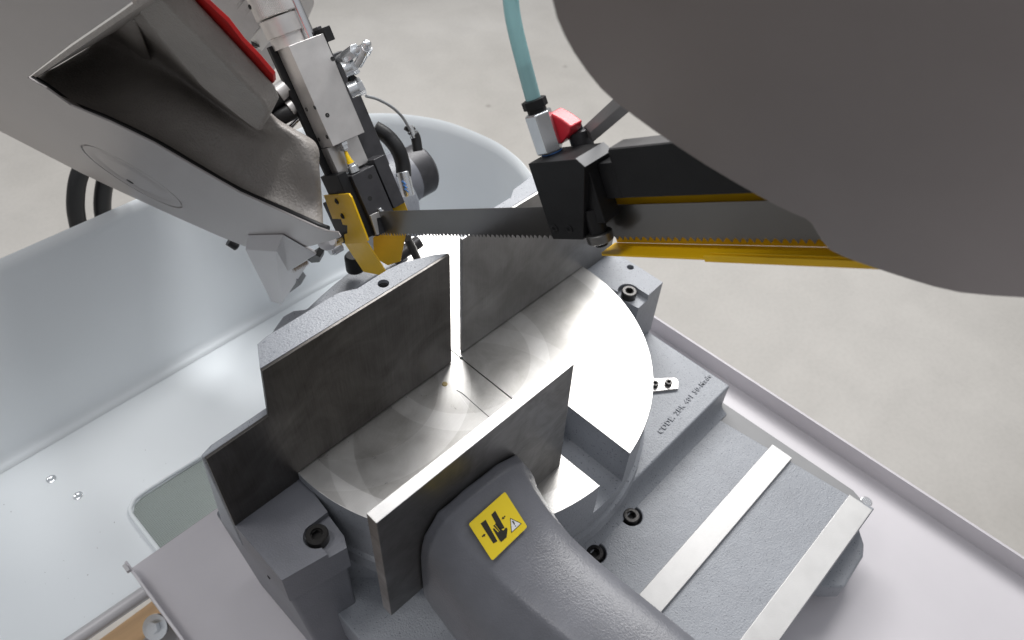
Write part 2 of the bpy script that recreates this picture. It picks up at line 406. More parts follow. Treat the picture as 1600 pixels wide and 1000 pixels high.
# ------------------------------------------------------------------ floor
v, f = box_geo(W, (-8, 10), (-8, 14), (-0.98, -0.90))
tag(obj('concrete_floor', v, f, M['floor'], smooth=False), kind='structure', label='polished pale grey concrete workshop floor below the machine')

# ------------------------------------------------------------------ coolant tub
tub = thing('coolant_tub', 'pale blue-white enamel tub with curved rim behind and left of the vise', 'tub', (0.2, 0.7, -0.3))
def tub_ring(off, z, rim=False):
    """plan outline of the tub, shrunk by off"""
    pts = []
    yb = 0.854-off; 
    for x in [-1.2, -0.9, -0.6, -0.3, -0.1, 0.0, 0.1, 0.2, 0.3, 0.38, 0.45]: pts.append((x, yb))
    c = catmull([(0.45, 0.854, 0), (0.53, 0.846, 0), (0.60, 0.808, 0), (0.652, 0.738, 0), (0.672, 0.655, 0), (0.668, 0.60, 0), (0.650, 0.545, 0), (0.645, 0.48, 0)], 6)
    cc = Vector((0.40, 0.60, 0))
    for q in c[1:]:
        dd = (cc-q).normalized(); q2 = q + dd*off; pts.append((q2.x, q2.y))
    return [(x, y, z) for x, y in pts]
rows = [tub_ring(-0.006, -0.028), tub_ring(-0.007, -0.020), tub_ring(-0.003, -0.0155), tub_ring(0.001, -0.020), tub_ring(0.003, -0.03), tub_ring(0.005, -0.286), tub_ring(0.007, -0.293), tub_ring(0.012, -0.298), tub_ring(0.020, -0.3003)]
v = []; f = []; n = len(rows[0])
for r_ in rows: v += r_
for k in range(len(rows)-1):
    for i in range(n-1): f.append((k*n+i, k*n+i+1, (k+1)*n+i+1, (k+1)*n+i))
wall = obj('tub_wall', v, f, M['tub'], tub, ang=80)
s_ = wall.modifiers.new('thick', 'SOLIDIFY'); s_.thickness = 0.0025; s_.offset = 0
# floor of the tub
fl = [(x, y, -0.300) for x, y, _ in rows[-1]]
pts = [(p[0], p[1]) for p in fl] + [(0.60, 0.44), (0.30, 0.40), (0.020, 0.46), (0.012, 0.548), (-1.2, 0.600)]
tf = prism('tub_floor', M['tub'], tub, W, pts, 2, -0.306, -0.3005, bevel=0.0)
STR = [(0.052, 0.668), (0.058, 0.674), (0.10, 0.676), (0.158, 0.672), (0.158, 0.565), (0.050, 0.575), (0.046, 0.600)]
cut(tf, [prism_geo(W, [(0.049, 0.662), (0.056, 0.672), (0.068, 0.676), (0.158, 0.674), (0.158, 0.560), (0.049, 0.560)], 2, -0.31, -0.29)])
# strainer mesh: a sunk basket of perforated sheet
sm = bpy.data.materials.new('perforated_green_grey_mesh'); sm.use_nodes = True
_p = sm.node_tree.nodes['Principled BSDF']; _p.inputs['Base Color'].default_value = (0.42, 0.47, 0.45, 1); _p.inputs['Roughness'].default_value = 0.45
v = []; f = []
step = 0.0026; nx = 44; ny = 46; x0, y0 = 0.046, 0.558
bm = bmesh.new()
def addbar(bm, a, b, wd, z):
    g = bmesh.ops.create_cube(bm, size=1)['verts']
    a = Vector(a); b = Vector(b); d = b-a; L_ = d.length
    for q in g:
        lx = q.co.x*L_; ly = q.co.y*wd; lz = q.co.z*0.0006
        dn = d.normalized(); pn = Vector((-dn.y, dn.x, 0))
        q.co = (a+b)/2 + dn*lx + pn*ly + Vector((0, 0, lz+z))
for i in range(nx): addbar(bm, (x0+i*step, y0, 0), (x0+i*step, y0+ny*step, 0), 0.0011, -0.3030)
for j in range(ny): addbar(bm, (x0, y0+j*step, 0), (x0+nx*step, y0+j*step, 0), 0.0011, -0.3024)
me = bpy.data.meshes.new('strainer_mesh'); bm.to_mesh(me); bm.free(); me.materials.append(sm)
so = bpy.data.objects.new('strainer_mesh', me); COL.objects.link(so); so.parent = tub; so.location = -tub.location
tag(so, kind='stuff')
obj('strainer_tray', *box_geo(W, (0.04, 0.17), (0.55, 0.69), (-0.33, -0.316)), mat('grey_green_sump', (0.30, 0.34, 0.33), 0.5), tub)
# strainer frame lip
fr_pts = [(0.158, 0.677, -0.2985), (0.10, 0.679, -0.2985), (0.066, 0.679, -0.2985), (0.053, 0.673, -0.2985), (0.046, 0.660, -0.2985), (0.0455, 0.62, -0.2985), (0.0455, 0.56, -0.2985)]
tube('strainer_rim', M['tub'], tub, fr_pts, 0.0028, 10)
for (x, y) in ((80, 748), (122, 774)):
    q = W.pick(x, y, 2, -0.2995)
    lathe('dimple', M['zinc'], tub, (q[0], q[1], -0.3005), UP, [(0, 0.0062), (0.0012, 0.0058), (0.0017, 0.0045), (0.0007, 0.003), (0.0004, 0.0008)], 24)
tube('front_rim_roll', M['bracket'], tub, [(-0.62, 0.575, -0.291), (-0.07, 0.553, -0.291), (0.006, 0.550, -0.291), (0.022, 0.549, -0.291)], 0.0075, 16)

# ------------------------------------------------------------------ machine base
base = thing('machine_base', 'pale pinkish-grey sheet metal machine base with folded lips under the vise', 'machine base', (0.35, 0.2, -0.195))
prism('base_sheet', M['base'], base, W, [(0.010, 0.531), (0.7100, 0.531), (0.7100, -0.75), (0.010, -0.75)], 2, -0.208, -0.205, bevel=0)
box('side_lip', M['base'], base, W, (0.7095, 0.7125), (-0.75, 0.525), (-0.22, -0.178), 0.0008)
box('side_lip', M['base'], base, W, (0.0078, 0.0108), (-0.75, 0.512), (-0.22, -0.180), 0.0008)
box('lip_tab', M['base'], base, W, (0.0078, 0.0108), (0.512, 0.528), (-0.194, -0.182), 0.0008)
prism('lip_fold', M['base'], base, W, [(0.7125, -0.1782), (0.7185, -0.184), (0.7185, -0.24), (0.7155, -0.24), (0.7155, -0.186), (0.7115, -0.1815)], 1, -0.75, 0.525, bevel=0)
box('rear_flange', M['base'], base, W, (0.0108, 0.71), (0.5295, 0.532), (-0.5, -0.2055), 0.0008)
box('base_body', M['base'], base, W, (0.015, 0.7), (-0.7, 0.50), (-0.86, -0.209), 0.002)
# slot screw and notch in the left lip
q = W.pick(199, 897, 0, 0.0078)
lathe('slot', M['hole'], base, (0.0066, q[1], q[2]), (1, 0, 0), [(0, 0.0018), (0.001, 0.0018)], 12)
box('lip_hook', M['bracket'], base, W, (0.0045, 0.0085), (0.512, 0.522), (-0.181, -0.176), 0.0008)
for yy in (0.02,):
    box('lip_joint', M['base'], base, W, (0.7091, 0.7129), (yy, yy+0.0010), (-0.2045, -0.1777), 0.0)

# pallet and caster under the machine
pal = thing('wooden_pallet', 'pale wooden pallet board seen below the tub at the lower left edge', 'pallet', (0.0, 0.5, -0.60))
for i, (ya, yb) in enumerate(((0.30, 0.72), (0.80, 0.90))):
    box('board', M['wood'], pal, W, (-0.40, 0.12), (ya, yb), (-0.62, -0.60), 0.002)
box('stringer', M['wood'], pal, W, (-0.34, -0.26), (0.30, 0.90), (-0.72, -0.622), 0.002)
brk = thing('frame_leg', 'dark grey steel leg bracket with a bolt beside the wooden pallet', 'machine leg', (0.012, 0.44, -0.38))
q1 = W.pick(238, 960, 2, -0.36)
box('upright', M['cast_dark'], brk, W, (0.012, 0.040), (q1[1]-0.06, q1[1]+0.012), (-0.62, -0.30), 0.002)
lathe('bolt_washer', M['zinc'], brk, (q1[0]-0.004, q1[1]-0.012, -0.37), (-0.5, -0.3, 0.8), [(0, 0.016), (0.004, 0.016)], 28)
lathe('bolt_head', M['zinc'], brk, (q1[0]-0.006, q1[1]-0.013, -0.366), (-0.5, -0.3, 0.8), [(0, 0.008), (0.007, 0.008)], 6)
lathe('caster_plate', M['bracket'], brk, (q1[0]-0.012, q1[1]-0.03, -0.40), UP, [(0, 0.030), (0.008, 0.030)], 30, bevel=0.001)

# ------------------------------------------------------------------ vise bed (slideway)
bed = thing('vise_bed', 'grey painted cast iron vise bed with two bright ground slide strips', 'vise bed', (0.36, 0.1, -0.19))
ZB = -0.127
bo = prism('bed_casting', M['cast'], bed, W, [(0.124, 0.326), (0.580, 0.326), (0.5825, 0.186), (0.6000, 0.0165), (0.6060, -0.0135), (0.118, -0.0135)], 2, -0.172, ZB, bevel=0.003, seg=3)
_o = [W.pick(1131, 630, 2, ZB-0.0015), W.pick(1333, 766, 2, ZB-0.0015), W.pick(1345, 779, 2, ZB-0.0015)]
prism('side_flange', M['flat'], bed, W, [(0.45, 0.186), (_o[0][0], 0.186), (_o[1][0], _o[1][1]), (0.602, -0.010), (0.45, -0.010)], 2, -0.150, ZB-0.0012, bevel=0.0008)
holes = []
for (x, y) in ((0.4075, 0.1690), (0.3470, 0.1693)):
    holes.append(cyl_geo((x, y, -0.150), UP, 0.0118, 0.04))
cut(bo, holes)
for (x, y) in ((0.4066, 0.1684), (0.3461, 0.1687)):
    socket_screw(bed, (x, y, -0.1335), r=0.0088, h=0.0095)
def strip(y0, y1, x0, x1): return box('slide_strip', M['bright'], bed, W, (x0, x1), (y0, y1), (ZB-0.001, ZB+0.0045), 0.0007)
_a = W.pick(1205, 696, 2, ZB+0.0045); _b = W.pick(1240, 713, 2, ZB+0.0045)
strip(_b[1], _a[1], 0.20, (_a[0]+_b[0])/2)
_a = W.pick(1327, 773, 2, ZB+0.0045); _b = W.pick(1364, 796, 2, ZB+0.0045)
strip(_b[1], _a[1], 0.20, (_a[0]+_b[0])/2)
# front end of the bed: rounded corner boss and side lug
q = W.pick(1352, 783, 2, -0.140)
lathe('corner_boss', M['chrome'], bed, (q[0]-0.004, q[1]-0.001, -0.150), UP, [(0, 0.0065), (0.016, 0.0065)], 28, bevel=0.001)
prism('bed_lug', M['cast'], bed, W, px_pts(W, 2, -0.160, [(1335, 800), (1351, 850), (1350, 868), (1320, 918), (1290, 918), (1240, 900), (1290, 830)]), 2, -0.185, -0.160, bevel=0.003)
prism('bed_foot', M['cast'], bed, W, [(0.135, 0.31), (0.58, 0.31), (0.575, 0.02), (0.54, -0.01), (0.14, -0.01)], 2, -0.2048, -0.170, bevel=0.003)
# raised pad under the turntable, with its cast lettering
slab = prism('turntable_pad', M['cast'], bed, W, [(0.607, 0.1835), (0.607, 0.30), (0.607, 0.50), (0.13, 0.50), (0.13, 0.345), (0.30, 0.1835)], 2, -0.2040, -0.092, bevel=0.0025, seg=3)
prism('pad_fillet', M['cast'], bed, W, [(0.1835, ZB), (0.1735, ZB+0.0003), (0.1795, ZB+0.0035), (0.1825, ZB+0.011), (0.1835, ZB+0.02)], 0, 0.31, 0.598, bevel=0) if False else None
v = []; f = []
prof = [(0.1838, -0.1268), (0.1715, -0.1268), (0.1765, -0.1248), (0.1805, -0.121), (0.1830, -0.114), (0.1838, -0.108)]
for x in (0.315, 0.597):
    for y, z in prof: v.append((x, y, z))
n = len(prof); f = [tuple(range(n)), tuple(range(2*n-1, n-1, -1))] + [(i, (i+1) % n, n+(i+1) % n, n+i) for i in range(n)]
obj('pad_fillet', v, f, M['cast'], bed, ang=60)
cz = bpy.data.curves.new('cast_lettering', 'FONT'); cz.body = 'CODE. 2BK 401 50-Made'; cz.size = 0.0118; cz.extrude = 0.0008; cz.space_character = 1.25; cz.offset = 0.00015
to = bpy.data.objects.new('cast_lettering', cz); COL.objects.link(to)
ta = W.pick(1033, 678, 2, -0.0915); tb = W.pick(1112, 588, 2, -0.0915)
to.rotation_euler = (0, 0, math.atan2(tb[1]-ta[1], tb[0]-ta[0]))
bpy.context.view_layer.update(); cz.size *= (Vector(tb)-Vector(ta)).length/to.dimensions.x*1.0; bpy.context.view_layer.update()
dg = bpy.context.evaluated_depsgraph_get(); tm = bpy.data.meshes.new_from_object(to.evaluated_get(dg)); re = to.rotation_euler.copy()
bpy.data.objects.remove(to)
lt = bpy.data.objects.new('cast_lettering', tm); COL.objects.link(lt); lt.parent = bed; lt.location = Vector((ta[0], ta[1], -0.0917)) - bed.location; lt.rotation_euler = re
tm.materials.clear(); tm.materials.append(M['cast'])
# small plate with screws
sp = W.pick(1040, 600, 2, -0.088)
tabp = px_pts(W, 2, -0.0885, [(1022, 591), (1055, 590), (1060, 594), (1060, 607), (1024, 611), (1000, 612), (1000, 592)])
prism('index_plate', M['alu'], bed, W, tabp, 2, -0.092, -0.0885, bevel=0.0005)
for (x, y) in ((1044, 600), (1023, 602)):
    q = W.pick(x, y, 2, -0.0885); socket_screw(bed, (q[0], q[1], -0.0885), r=0.0042, h=0.0045)

# ------------------------------------------------------------------ turntable
tt = thing('turntable', 'round bright machined steel mitre turntable with an open radial channel', 'turntable', (0.3537, 0.3764, -0.092))
cx, cy, R0 = 0.3537, 0.3764, 0.1990
pts = [(cx+R0*math.cos(a), cy+R0*math.sin(a)) for a in [2*math.pi*i/160 for i in range(160)]]
v, f = prism_geo(W, pts, 2, -0.075, 0.0)
# material 0: turned top, 1: painted sides
td = obj('table_disc', v, f, M['table'], tt, bevel=0.0006, mats=[M['table'], M['cast']], fm=[1, 0]+[1]*160)
zc = W.pick(920, 711, 0, 0.3868)[2]
print('channel floor', zc)
slot = box_geo(W, (0.3396, 0.3868), (0.05, 0.262), (zc, 0.02))
slit = box_geo(W, (0.3529, 0.3539), (0.302, 0.60), (-0.006, 0.02))
dot = cyl_geo((0.3534, 0.3745, -0.004), UP, 0.0019, 0.02)
mark = prism_geo(W, px_pts(W, 2, 0.0, [(713, 609), (722, 614), (765, 652), (758, 656), (734, 640), (731, 634)]), 2, -0.0007, 0.02)
back = prism_geo(W, [(0.10, 0.4035), (0.300, 0.4035), (0.350, 0.425), (0.398, 0.47), (0.42, 0.64), (0.10, 0.64)], 2, -0.080, 0.02)
cut(td, [slot, slit, dot, mark, back])
for p_ in td.data.polygons:
    c_ = p_.center + td.location + tt.location
    top = p_.normal.z > 0.7 and c_.z > -0.002
    p_.material_index = 0 if (top or (0.3518 < c_.x < 0.3550 and c_.z > -0.007 and c_.y > 0.301)) else 1
lathe('disc_skirt', M['cast'], tt, (cx, cy, -0.0918), UP, [(0, 0.2035), (0.018, 0.2030), (0.021, 0.198)], 120)
q = W.pick(695, 600, 2, 0.0); lathe('brass_plug', M['brass'], tt, (q[0], q[1], 0.0), UP, [(0, 0.0030), (0.0006, 0.0026)], 20)

# ------------------------------------------------------------------ fixed jaws
fj = thing('fixed_jaw', 'dark machined fixed jaw with speckled grey back and a stepped left end', 'vise jaw', (0.2, 0.39, 0.0))
YJ = 0.3772
face = [(0.3424, 0.0012), (0.3424, 0.1470), (0.1500, 0.1470), (0.1440, 0.0945), (0.0885, 0.0925), (0.0885, -0.010), (0.155, -0.010), (0.158, 0.0012)]
face = [(0.3424, 0.0008), (0.3424, 0.1470), (0.1498, 0.1466), (0.1445, 0.0948), (0.0885, 0.0925), (0.0885, -0.0105), (0.1565, -0.0105), (0.1570, 0.0008)]
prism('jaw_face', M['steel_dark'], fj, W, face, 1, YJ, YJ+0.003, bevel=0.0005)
# upper body, top outline read in plan at the jaw top
top = px_pts(W, 2, 0.147, [(402, 538), (416, 526), (524, 460), (534, 456), (558, 451), (606, 421), (630, 410), (678, 398), (698, 396)])
print('jaw top', [(round(a, 3), round(b, 3)) for a, b in top])
v = []; f = []
tp = [(0.3424, YJ+0.003)] + [(0.3424, top[-1][1])] + [t for t in reversed(top)] + [(0.1498, YJ+0.003)]
n = len(tp)
for x, y in tp: v.append((x, y, 0.147))
for x, y in tp: v.append((x, y if y < YJ+0.004 else YJ+0.003+(y-YJ-0.003)*1.04, 0.0015))
f = [tuple(range(n)), tuple(range(2*n-1, n-1, -1))] + [(i, (i+1) % n, n+(i+1) % n, n+i) for i in range(n)]
ub = obj('jaw_body', v, f, M['cast'], fj, bevel=0.0022, seg=3)
q = W.pick(599, 443, 2, 0.147)
cut(ub, [cyl_geo((q[0], q[1], 0.12), UP, 0.0050, 0.05)])
for k in range(4): lathe('thread', M['blackmetal'], fj, (q[0], q[1], 0.1415-k*0.0022), UP, [(0, 0.0050), (0.0008, 0.0044), (0.0016, 0.0050)], 20, cap=False)
rf = px_pts(W, 2, 0.004, [(422, 530), (427, 514), (442, 493), (458, 484), (478, 482), (500, 462), (525, 440), (546, 424), (575, 410), (612, 402), (640, 400)])
prism('rear_flange', M['cast'], fj, W, [(0.334, 0.384)] + [(0.334, rf[-1][1])] + list(reversed(rf)) + [(0.185, 0.392), (0.19, 0.384)], 2, -0.070, 0.004, bevel=0.003, seg=3)
# lower stepped shoulder of the body
v = [(0.1500, YJ+0.003, 0.0925), (0.1500, 0.3880, 0.0925), (0.0975, 0.3868, 0.0925), (0.0872, 0.3835, 0.0925), (0.0868, YJ+0.003, 0.0925),
     (0.1500, YJ+0.003, -0.052), (0.1500, 0.4300, -0.052), (0.0980, 0.4280, -0.052), (0.0880, 0.4150, -0.052), (0.0880, YJ+0.003, -0.052)]
obj('jaw_shoulder', v, [(0, 1, 2, 3, 4), (9, 8, 7, 6, 5)]+[(i, (i+1) % 5, 5+(i+1) % 5, 5+i) for i in range(5)], M['cast'], fj, bevel=0.0025, seg=3)
side = px_pts(W, 0, 0.0870, [(326, 714), (368, 820), (400, 858), (440, 903), (457, 932), (500, 1000), (520, 1030), (512, 1026), (490, 998), (420, 918), (362, 853), (345, 812), (318, 772), (320, 742), (317, 718)])
print('side', [(round(a, 3), round(b, 3)) for a, b in side])
prism('clamp_foot', M['cast_dark'], fj, W, [(0.0885, YJ+0.0005), (0.0885, 0.3085), (0.1455, 0.2975), (0.1505, 0.3080), (0.1535, 0.338), (0.1575, YJ+0.0005)], 2, -0.052, -0.0108, bevel=0.0028, seg=3)  # same grey paint as the jaw body, with its shade coloured in
foot = COL.objects[-1] if False else [o for o in COL.objects if o.name.startswith('clamp_foot')][-1]
bx, by = W.pick(496, 838, 2, -0.012)[0], W.pick(496, 838, 2, -0.012)[1]
cut(foot, [cyl_geo((bx+0.0006, by, -0.0175), UP, 0.0125, 0.03), box_geo(W, (bx-0.004, 0.2), (by-0.06, by+0.0122), (-0.0175, 0.02))])
socket_screw(fj, (bx, by, -0.0178), r=0.0098, h=0.0105)
# gusset under the foot running down to the bed
v = [(0.0885, 0.428, -0.050), (0.150, 0.428, -0.050), (0.1475, 0.305, -0.050), (0.0900, 0.312, -0.050),
     (0.098, 0.42, -0.2045), (0.150, 0.42, -0.2045), (0.140, 0.292, -0.2045), (0.098, 0.300, -0.2045)]
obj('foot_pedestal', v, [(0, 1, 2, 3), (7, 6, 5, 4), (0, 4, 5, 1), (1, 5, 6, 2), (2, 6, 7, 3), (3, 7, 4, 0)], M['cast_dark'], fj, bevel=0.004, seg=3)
q = W.pick(420, 902, 0, 0.0885)
lathe('side_pin', M['hole'], fj, (0.0895, q[1], q[2]), (-1, 0, 0), [(0, 0.0022), (0.0014, 0.0020)], 14)

rj = thing('fixed_jaw', 'dark machined rear fixed jaw behind the saw band with grey clamp foot', 'vise jaw', (0.5, 0.39, 0.0))
face = [(0.3590, 0.0008), (0.3590, 0.1535), (0.5600, 0.1535), (0.5640, 0.0948), (0.6070, 0.0925), (0.6070, -0.0105), (0.5520, -0.0105), (0.5515, 0.0008)]
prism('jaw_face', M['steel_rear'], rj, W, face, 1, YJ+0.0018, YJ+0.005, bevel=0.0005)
bk = px_pts(W, 2, 0.153, [(773, 324), (798, 309), (802, 297), (822, 282)])
tp = [(0.3590, YJ+0.005), (0.3592, YJ+0.0055), (0.3740, 0.3915)] + bk + [(0.50, 0.409), (0.560, 0.404), (0.560, YJ+0.005)]
prism('jaw_body', M['cast'], rj, W, tp, 2, 0.0015, 0.1535, bevel=0.002)
prism('jaw_shoulder', M['cast'], rj, W, [(0.5605, YJ+0.005), (0.5605, 0.43), (0.60, 0.42), (0.607, YJ+0.005)], 2, -0.05, 0.0925, bevel=0.003)
fo = prism('clamp_foot', M['cast'], rj, W, [(0.553, YJ+0.004), (0.6120, YJ+0.004), (0.6110, 0.3035), (0.5625, 0.3010), (0.560, 0.325)], 2, -0.0925, -0.0108, bevel=0.004, seg=3)
q = W.pick(983, 457, 2, -0.012)
cut(fo, [cyl_geo((q[0], q[1]+0.001, -0.0185), UP, 0.0125, 0.03), box_geo(W, (0.53, q[0]+0.0118), (q[1]-0.06, q[1]), (-0.0185, 0.02)),
         cyl_geo((W.pick(985, 417.5, 2, -0.0108)[0], W.pick(985, 417.5, 2, -0.0108)[1], -0.03), UP, 0.0042, 0.03)])
socket_screw(rj, (q[0], q[1], -0.0188), r=0.0088, h=0.0098)

# ------------------------------------------------------------------ movable jaw
mj = thing('movable_jaw', 'shade-darkened grey movable jaw with steel plate and yellow crush-hazard sticker', 'vise jaw', (0.23, 0.2, 0.0))
YF = 0.2178
v = [(0.1302, YF, 0.1480), (0.3262, YF, 0.1470), (0.3300, YF, -0.0045), (0.1302, YF, 0.0025)]
v2 = [(0.1302, YF+0.0105, 0.1480), (0.3262, YF+0.0095, 0.1470), (0.3300, YF+0.0095, -0.0045), (0.1302, YF+0.0105, 0.0025)]
obj('jaw_plate', v+v2, [(0, 1, 2, 3), (7, 6, 5, 4), (0, 4, 5, 1), (1, 5, 6, 2), (2, 6, 7, 3), (3, 7, 4, 0)], None, mj, bevel=0.0005, mats=[M['steel_jaw'], M['edge_steel']], fm=[0, 0, 1, 0, 0, 0])
secs = [
 (0.2176, [(0.163, -0.055), (0.162, 0.010), (0.162, 0.060), (0.1655, 0.084), (0.181, 0.1005), (0.205, 0.1010), (0.245, 0.0985), (0.264, 0.0880), (0.2775, 0.060), (0.288, 0.025), (0.292, -0.02), (0.292, -0.055)]),
 (0.2075, [(0.161, -0.055), (0.160, 0.010), (0.160, 0.060), (0.164, 0.084), (0.181, 0.1005), (0.205, 0.1015), (0.246, 0.0985), (0.263, 0.0870), (0.276, 0.060), (0.286, 0.025), (0.290, -0.02), (0.290, -0.055)]),
 (0.1990, [(0.160, -0.055), (0.160, 0.005), (0.161, 0.050), (0.167, 0.074), (0.183, 0.0900), (0.205, 0.0935), (0.242, 0.0915), (0.257, 0.0820), (0.270, 0.058), (0.281, 0.025), (0.286, -0.02), (0.286, -0.055)]),
 (0.1650, [(0.157, -0.055), (0.158, -0.005), (0.161, 0.030), (0.169, 0.052), (0.187, 0.0700), (0.205, 0.0730), (0.240, 0.0710), (0.254, 0.0640), (0.264, 0.045), (0.273, 0.018), (0.279, -0.02), (0.280, -0.055)]),
 (0.1250, [(0.150, -0.055), (0.152, -0.015), (0.158, 0.020), (0.168, 0.043), (0.189, 0.0665), (0.205, 0.0700), (0.240, 0.0690), (0.253, 0.0610), (0.261, 0.040), (0.268, 0.012), (0.273, -0.02), (0.274, -0.055)]),
 (0.0800, [(0.140, -0.055), (0.146, -0.015), (0.154, 0.020), (0.166, 0.045), (0.192, 0.0720), (0.207, 0.0750), (0.241, 0.0740), (0.253, 0.0660), (0.261, 0.042), (0.267, 0.012), (0.271, -0.02), (0.272, -0.055)]),
 (0.0300, [(0.136, -0.055), (0.142, -0.015), (0.152, 0.020), (0.166, 0.048), (0.194, 0.0770), (0.209, 0.0800), (0.242, 0.0790), (0.254, 0.0700), (0.261, 0.044), (0.267, 0.012), (0.271, -0.02), (0.272, -0.055)]),
 (-0.100, [(0.136, -0.055), (0.142, -0.015), (0.152, 0.020), (0.166, 0.048), (0.194, 0.0770), (0.209, 0.0800), (0.242, 0.0790), (0.254, 0.0700), (0.261, 0.044), (0.267, 0.012), (0.271, -0.02), (0.272, -0.055)]),
]
v = []; f = []; n = 12
for Y, pp in secs:
    for x, z in pp: v.append((x, Y, z))
for k in range(len(secs)-1):
    for i in range(n): f.append((k*n+i, k*n+(i+1) % n, (k+1)*n+(i+1) % n, (k+1)*n+i))
f.append(tuple(range(n))); f.append(tuple(range(len(v)-1, len(v)-n-1, -1)))
jc = obj('jaw_casting', v, f, M['cast_dark'], mj, sub=3)  # grey casting paint as on the bed, darkened for shade
bmx = bmesh.new(); bmx.from_mesh(jc.data)
cl = bmx.edges.layers.float.get('crease_edge') or bmx.edges.layers.float.new('crease_edge')
for e in bmx.edges:
    a, b = e.verts[0].index, e.verts[1].index
    if abs(a-b) == n and (a % n) in (4,): e[cl] = 0.6
    if abs(a-b) == n and (a % n) in (7,): e[cl] = 0.55
    if a < n and b < n: e[cl] = 0.8
    if a//n == b//n == 1 and 2 <= a % n <= 9: e[cl] = 0.45
bmx.to_mesh(jc.data); bmx.free()

# yellow hazard sticker, a thin decal lying on the sloped face
tt_ = rad(31)
St = Frame((0.205, 0.186, 0.0878), (1, 0, 0), (0, math.cos(tt_), math.sin(tt_)), (0, -math.sin(tt_), math.cos(tt_)))
def onst(pts, z): return px_pts(St, 2, z, pts)
stz = 0.0016
def rounded(pts, r=0.12, n=4):
    out = []
    m_ = len(pts)
    for i in range(m_):
        p0, p1, p2 = Vector(pts[i-1]), Vector(pts[i]), Vector(pts[(i+1) % m_])
        a = p1 + (p0-p1).normalized()*r; b = p1 + (p2-p1).normalized()*r
        for k in range(n+1):
            t = k/n; out.append(tuple(a*(1-t)**2 + p1*2*t*(1-t) + b*t*t))
    return out
def spx(x, y): return (700+x*0.16, 740+y*0.16)
corners = [spx(201, 492), spx(557, 175), spx(776, 520), spx(433, 852)]
stk = prism('hazard_sticker', M['sticker'], mj, St, rounded(onst(corners, stz), 0.0016), 2, stz-0.0005, stz, bevel=0)
def dec(name, m, pts, lift=0.0002, parent=stk):
    q = onst([spx(*p) for p in pts], stz)
    return prism(name, m, parent, St, q, 2, stz+lift-0.00015, stz+lift, bevel=0, smooth=False)
dec('pressing_bar', M['black_print'], [(318, 488), (366, 450), (482, 660), (442, 682)])
dec('pressing_bar', M['black_print'], [(422, 402), (460, 362), (552, 530), (512, 548), (495, 540)])
dec('hand_symbol', M['black_print'], [(437, 540), (448, 532), (486, 572), (496, 566), (441, 508), (455, 500), (502, 560), (508, 556), (457, 492), (470, 486), (520, 546), (540, 556), (560, 530), (574, 528), (580, 545), (572, 622), (520, 668), (505, 655)])
dec('arrow_symbol', M['black_print'], [(330, 608), (345, 598), (342, 590), (366, 590), (358, 618), (352, 610), (336, 622)])
dec('arrow_symbol', M['black_print'], [(556, 408), (560, 420), (546, 432), (552, 442), (526, 444), (530, 420), (538, 428)])
dec('warning_triangle', M['black_print'], [(606, 432), (719, 488), (618, 580)])
dec('warning_triangle', M['white_print'], [(612, 444), (706, 489), (623, 568)], 0.0003)
dec('exclamation_mark', M['black_print'], [(622, 465), (636, 460), (654, 494), (645, 502)], 0.0004)
dec('exclamation_mark', M['black_print'], [(650, 510), (660, 506), (664, 514), (654, 519)], 0.0004)

# ------------------------------------------------------------------ saw band
bd = thing('saw_band', 'toothed steel saw band stretched between the two blade guides', 'saw blade', A.w((0.0, 0, 0.013)))
random.seed(3)
pts = []; b = -0.20; seq = [0.0046, 0.0052, 0.0058, 0.0064, 0.0056, 0.0049]; i = 0
pts.append((b, 0.0262)); teeth = []
while b < 0.46:
    w_ = seq[i % 6]; i += 1
    teeth += [(b, 0.0), (b+w_*0.34, 0.0026), (b+w_*0.55, 0.0030), (b+w_*0.80, 0.0018)]
    b += w_
top = (b, 0.0262); teeth.append((b, 0.0))
v = []; f = []
row = [(-0.20, 0.0262)] 
def bandv(x): 
    out = []
    for (bb, pp) in teeth: out.append(A.w((bb, x, pp)))
    return out
n = len(teeth)
for x in (-0.00045, 0.00045):
    for (bb, pp) in teeth: v.append(A.w((bb, x, pp)))
    for (bb, pp) in teeth: v.append(A.w((bb, x, 0.0048)))
    for (bb, pp) in teeth: v.append(A.w((bb, x, 0.0262)))
for s in range(2):
    o_ = s*3*n
    for i in range(n-1):
        f.append((o_+i, o_+i+1, o_+n+i+1, o_+n+i)); f.append((o_+n+i, o_+n+i+1, o_+2*n+i+1, o_+2*n+i))
for i in range(n-1):
    f.append((i, i+1, 3*n+i+1, 3*n+i)); f.append((2*n+i, 2*n+i+1, 5*n+i+1, 5*n+i))
for a, c in ((0, n), (n, 2*n)):
    f.append((a, c, 3*n+c, 3*n+a)); f.append((a+n-1, c+n-1, 3*n+c+n-1, 3*n+a+n-1))
obj('band', v, f, M['blade'], bd, smooth=False)

# ------------------------------------------------------------------ left guide with cylinder
lg = thing('blade_guide', 'black blade guide under an aluminium cylinder block with yellow guards, left end of the band', 'blade guide', A.w((-0.14, 0.0, 0.03)))
box('guide_block', M['charcoal'], lg, A, (-0.150, -0.124), (-0.0105, 0.0170), (0.004, 0.0680), 0.0008)
box('guide_body', M['black'], lg, A, (-0.165, -0.129), (-0.0215, -0.0110), (0.006, 0.0740), 0.0008)
box('guide_body', M['charcoal'], lg, A, (-0.150, -0.1275), (0.0205, 0.0350), (0.020, 0.0720), 0.0008)
box('guide_gap', M['black'], lg, A, (-0.150, -0.131), (0.0165, 0.0210), (0.004, 0.0660), 0.0004)
for (x, y) in ((578.5, 276), (578, 310)):
    q = A.pick(x, y, 0, -0.124)
    lathe('bore', M['hole'], lg, A.w((-0.1246, q[1], q[2])), A.ax[0], [(0, 0.0024), (0.0008, 0.0024)], 18)
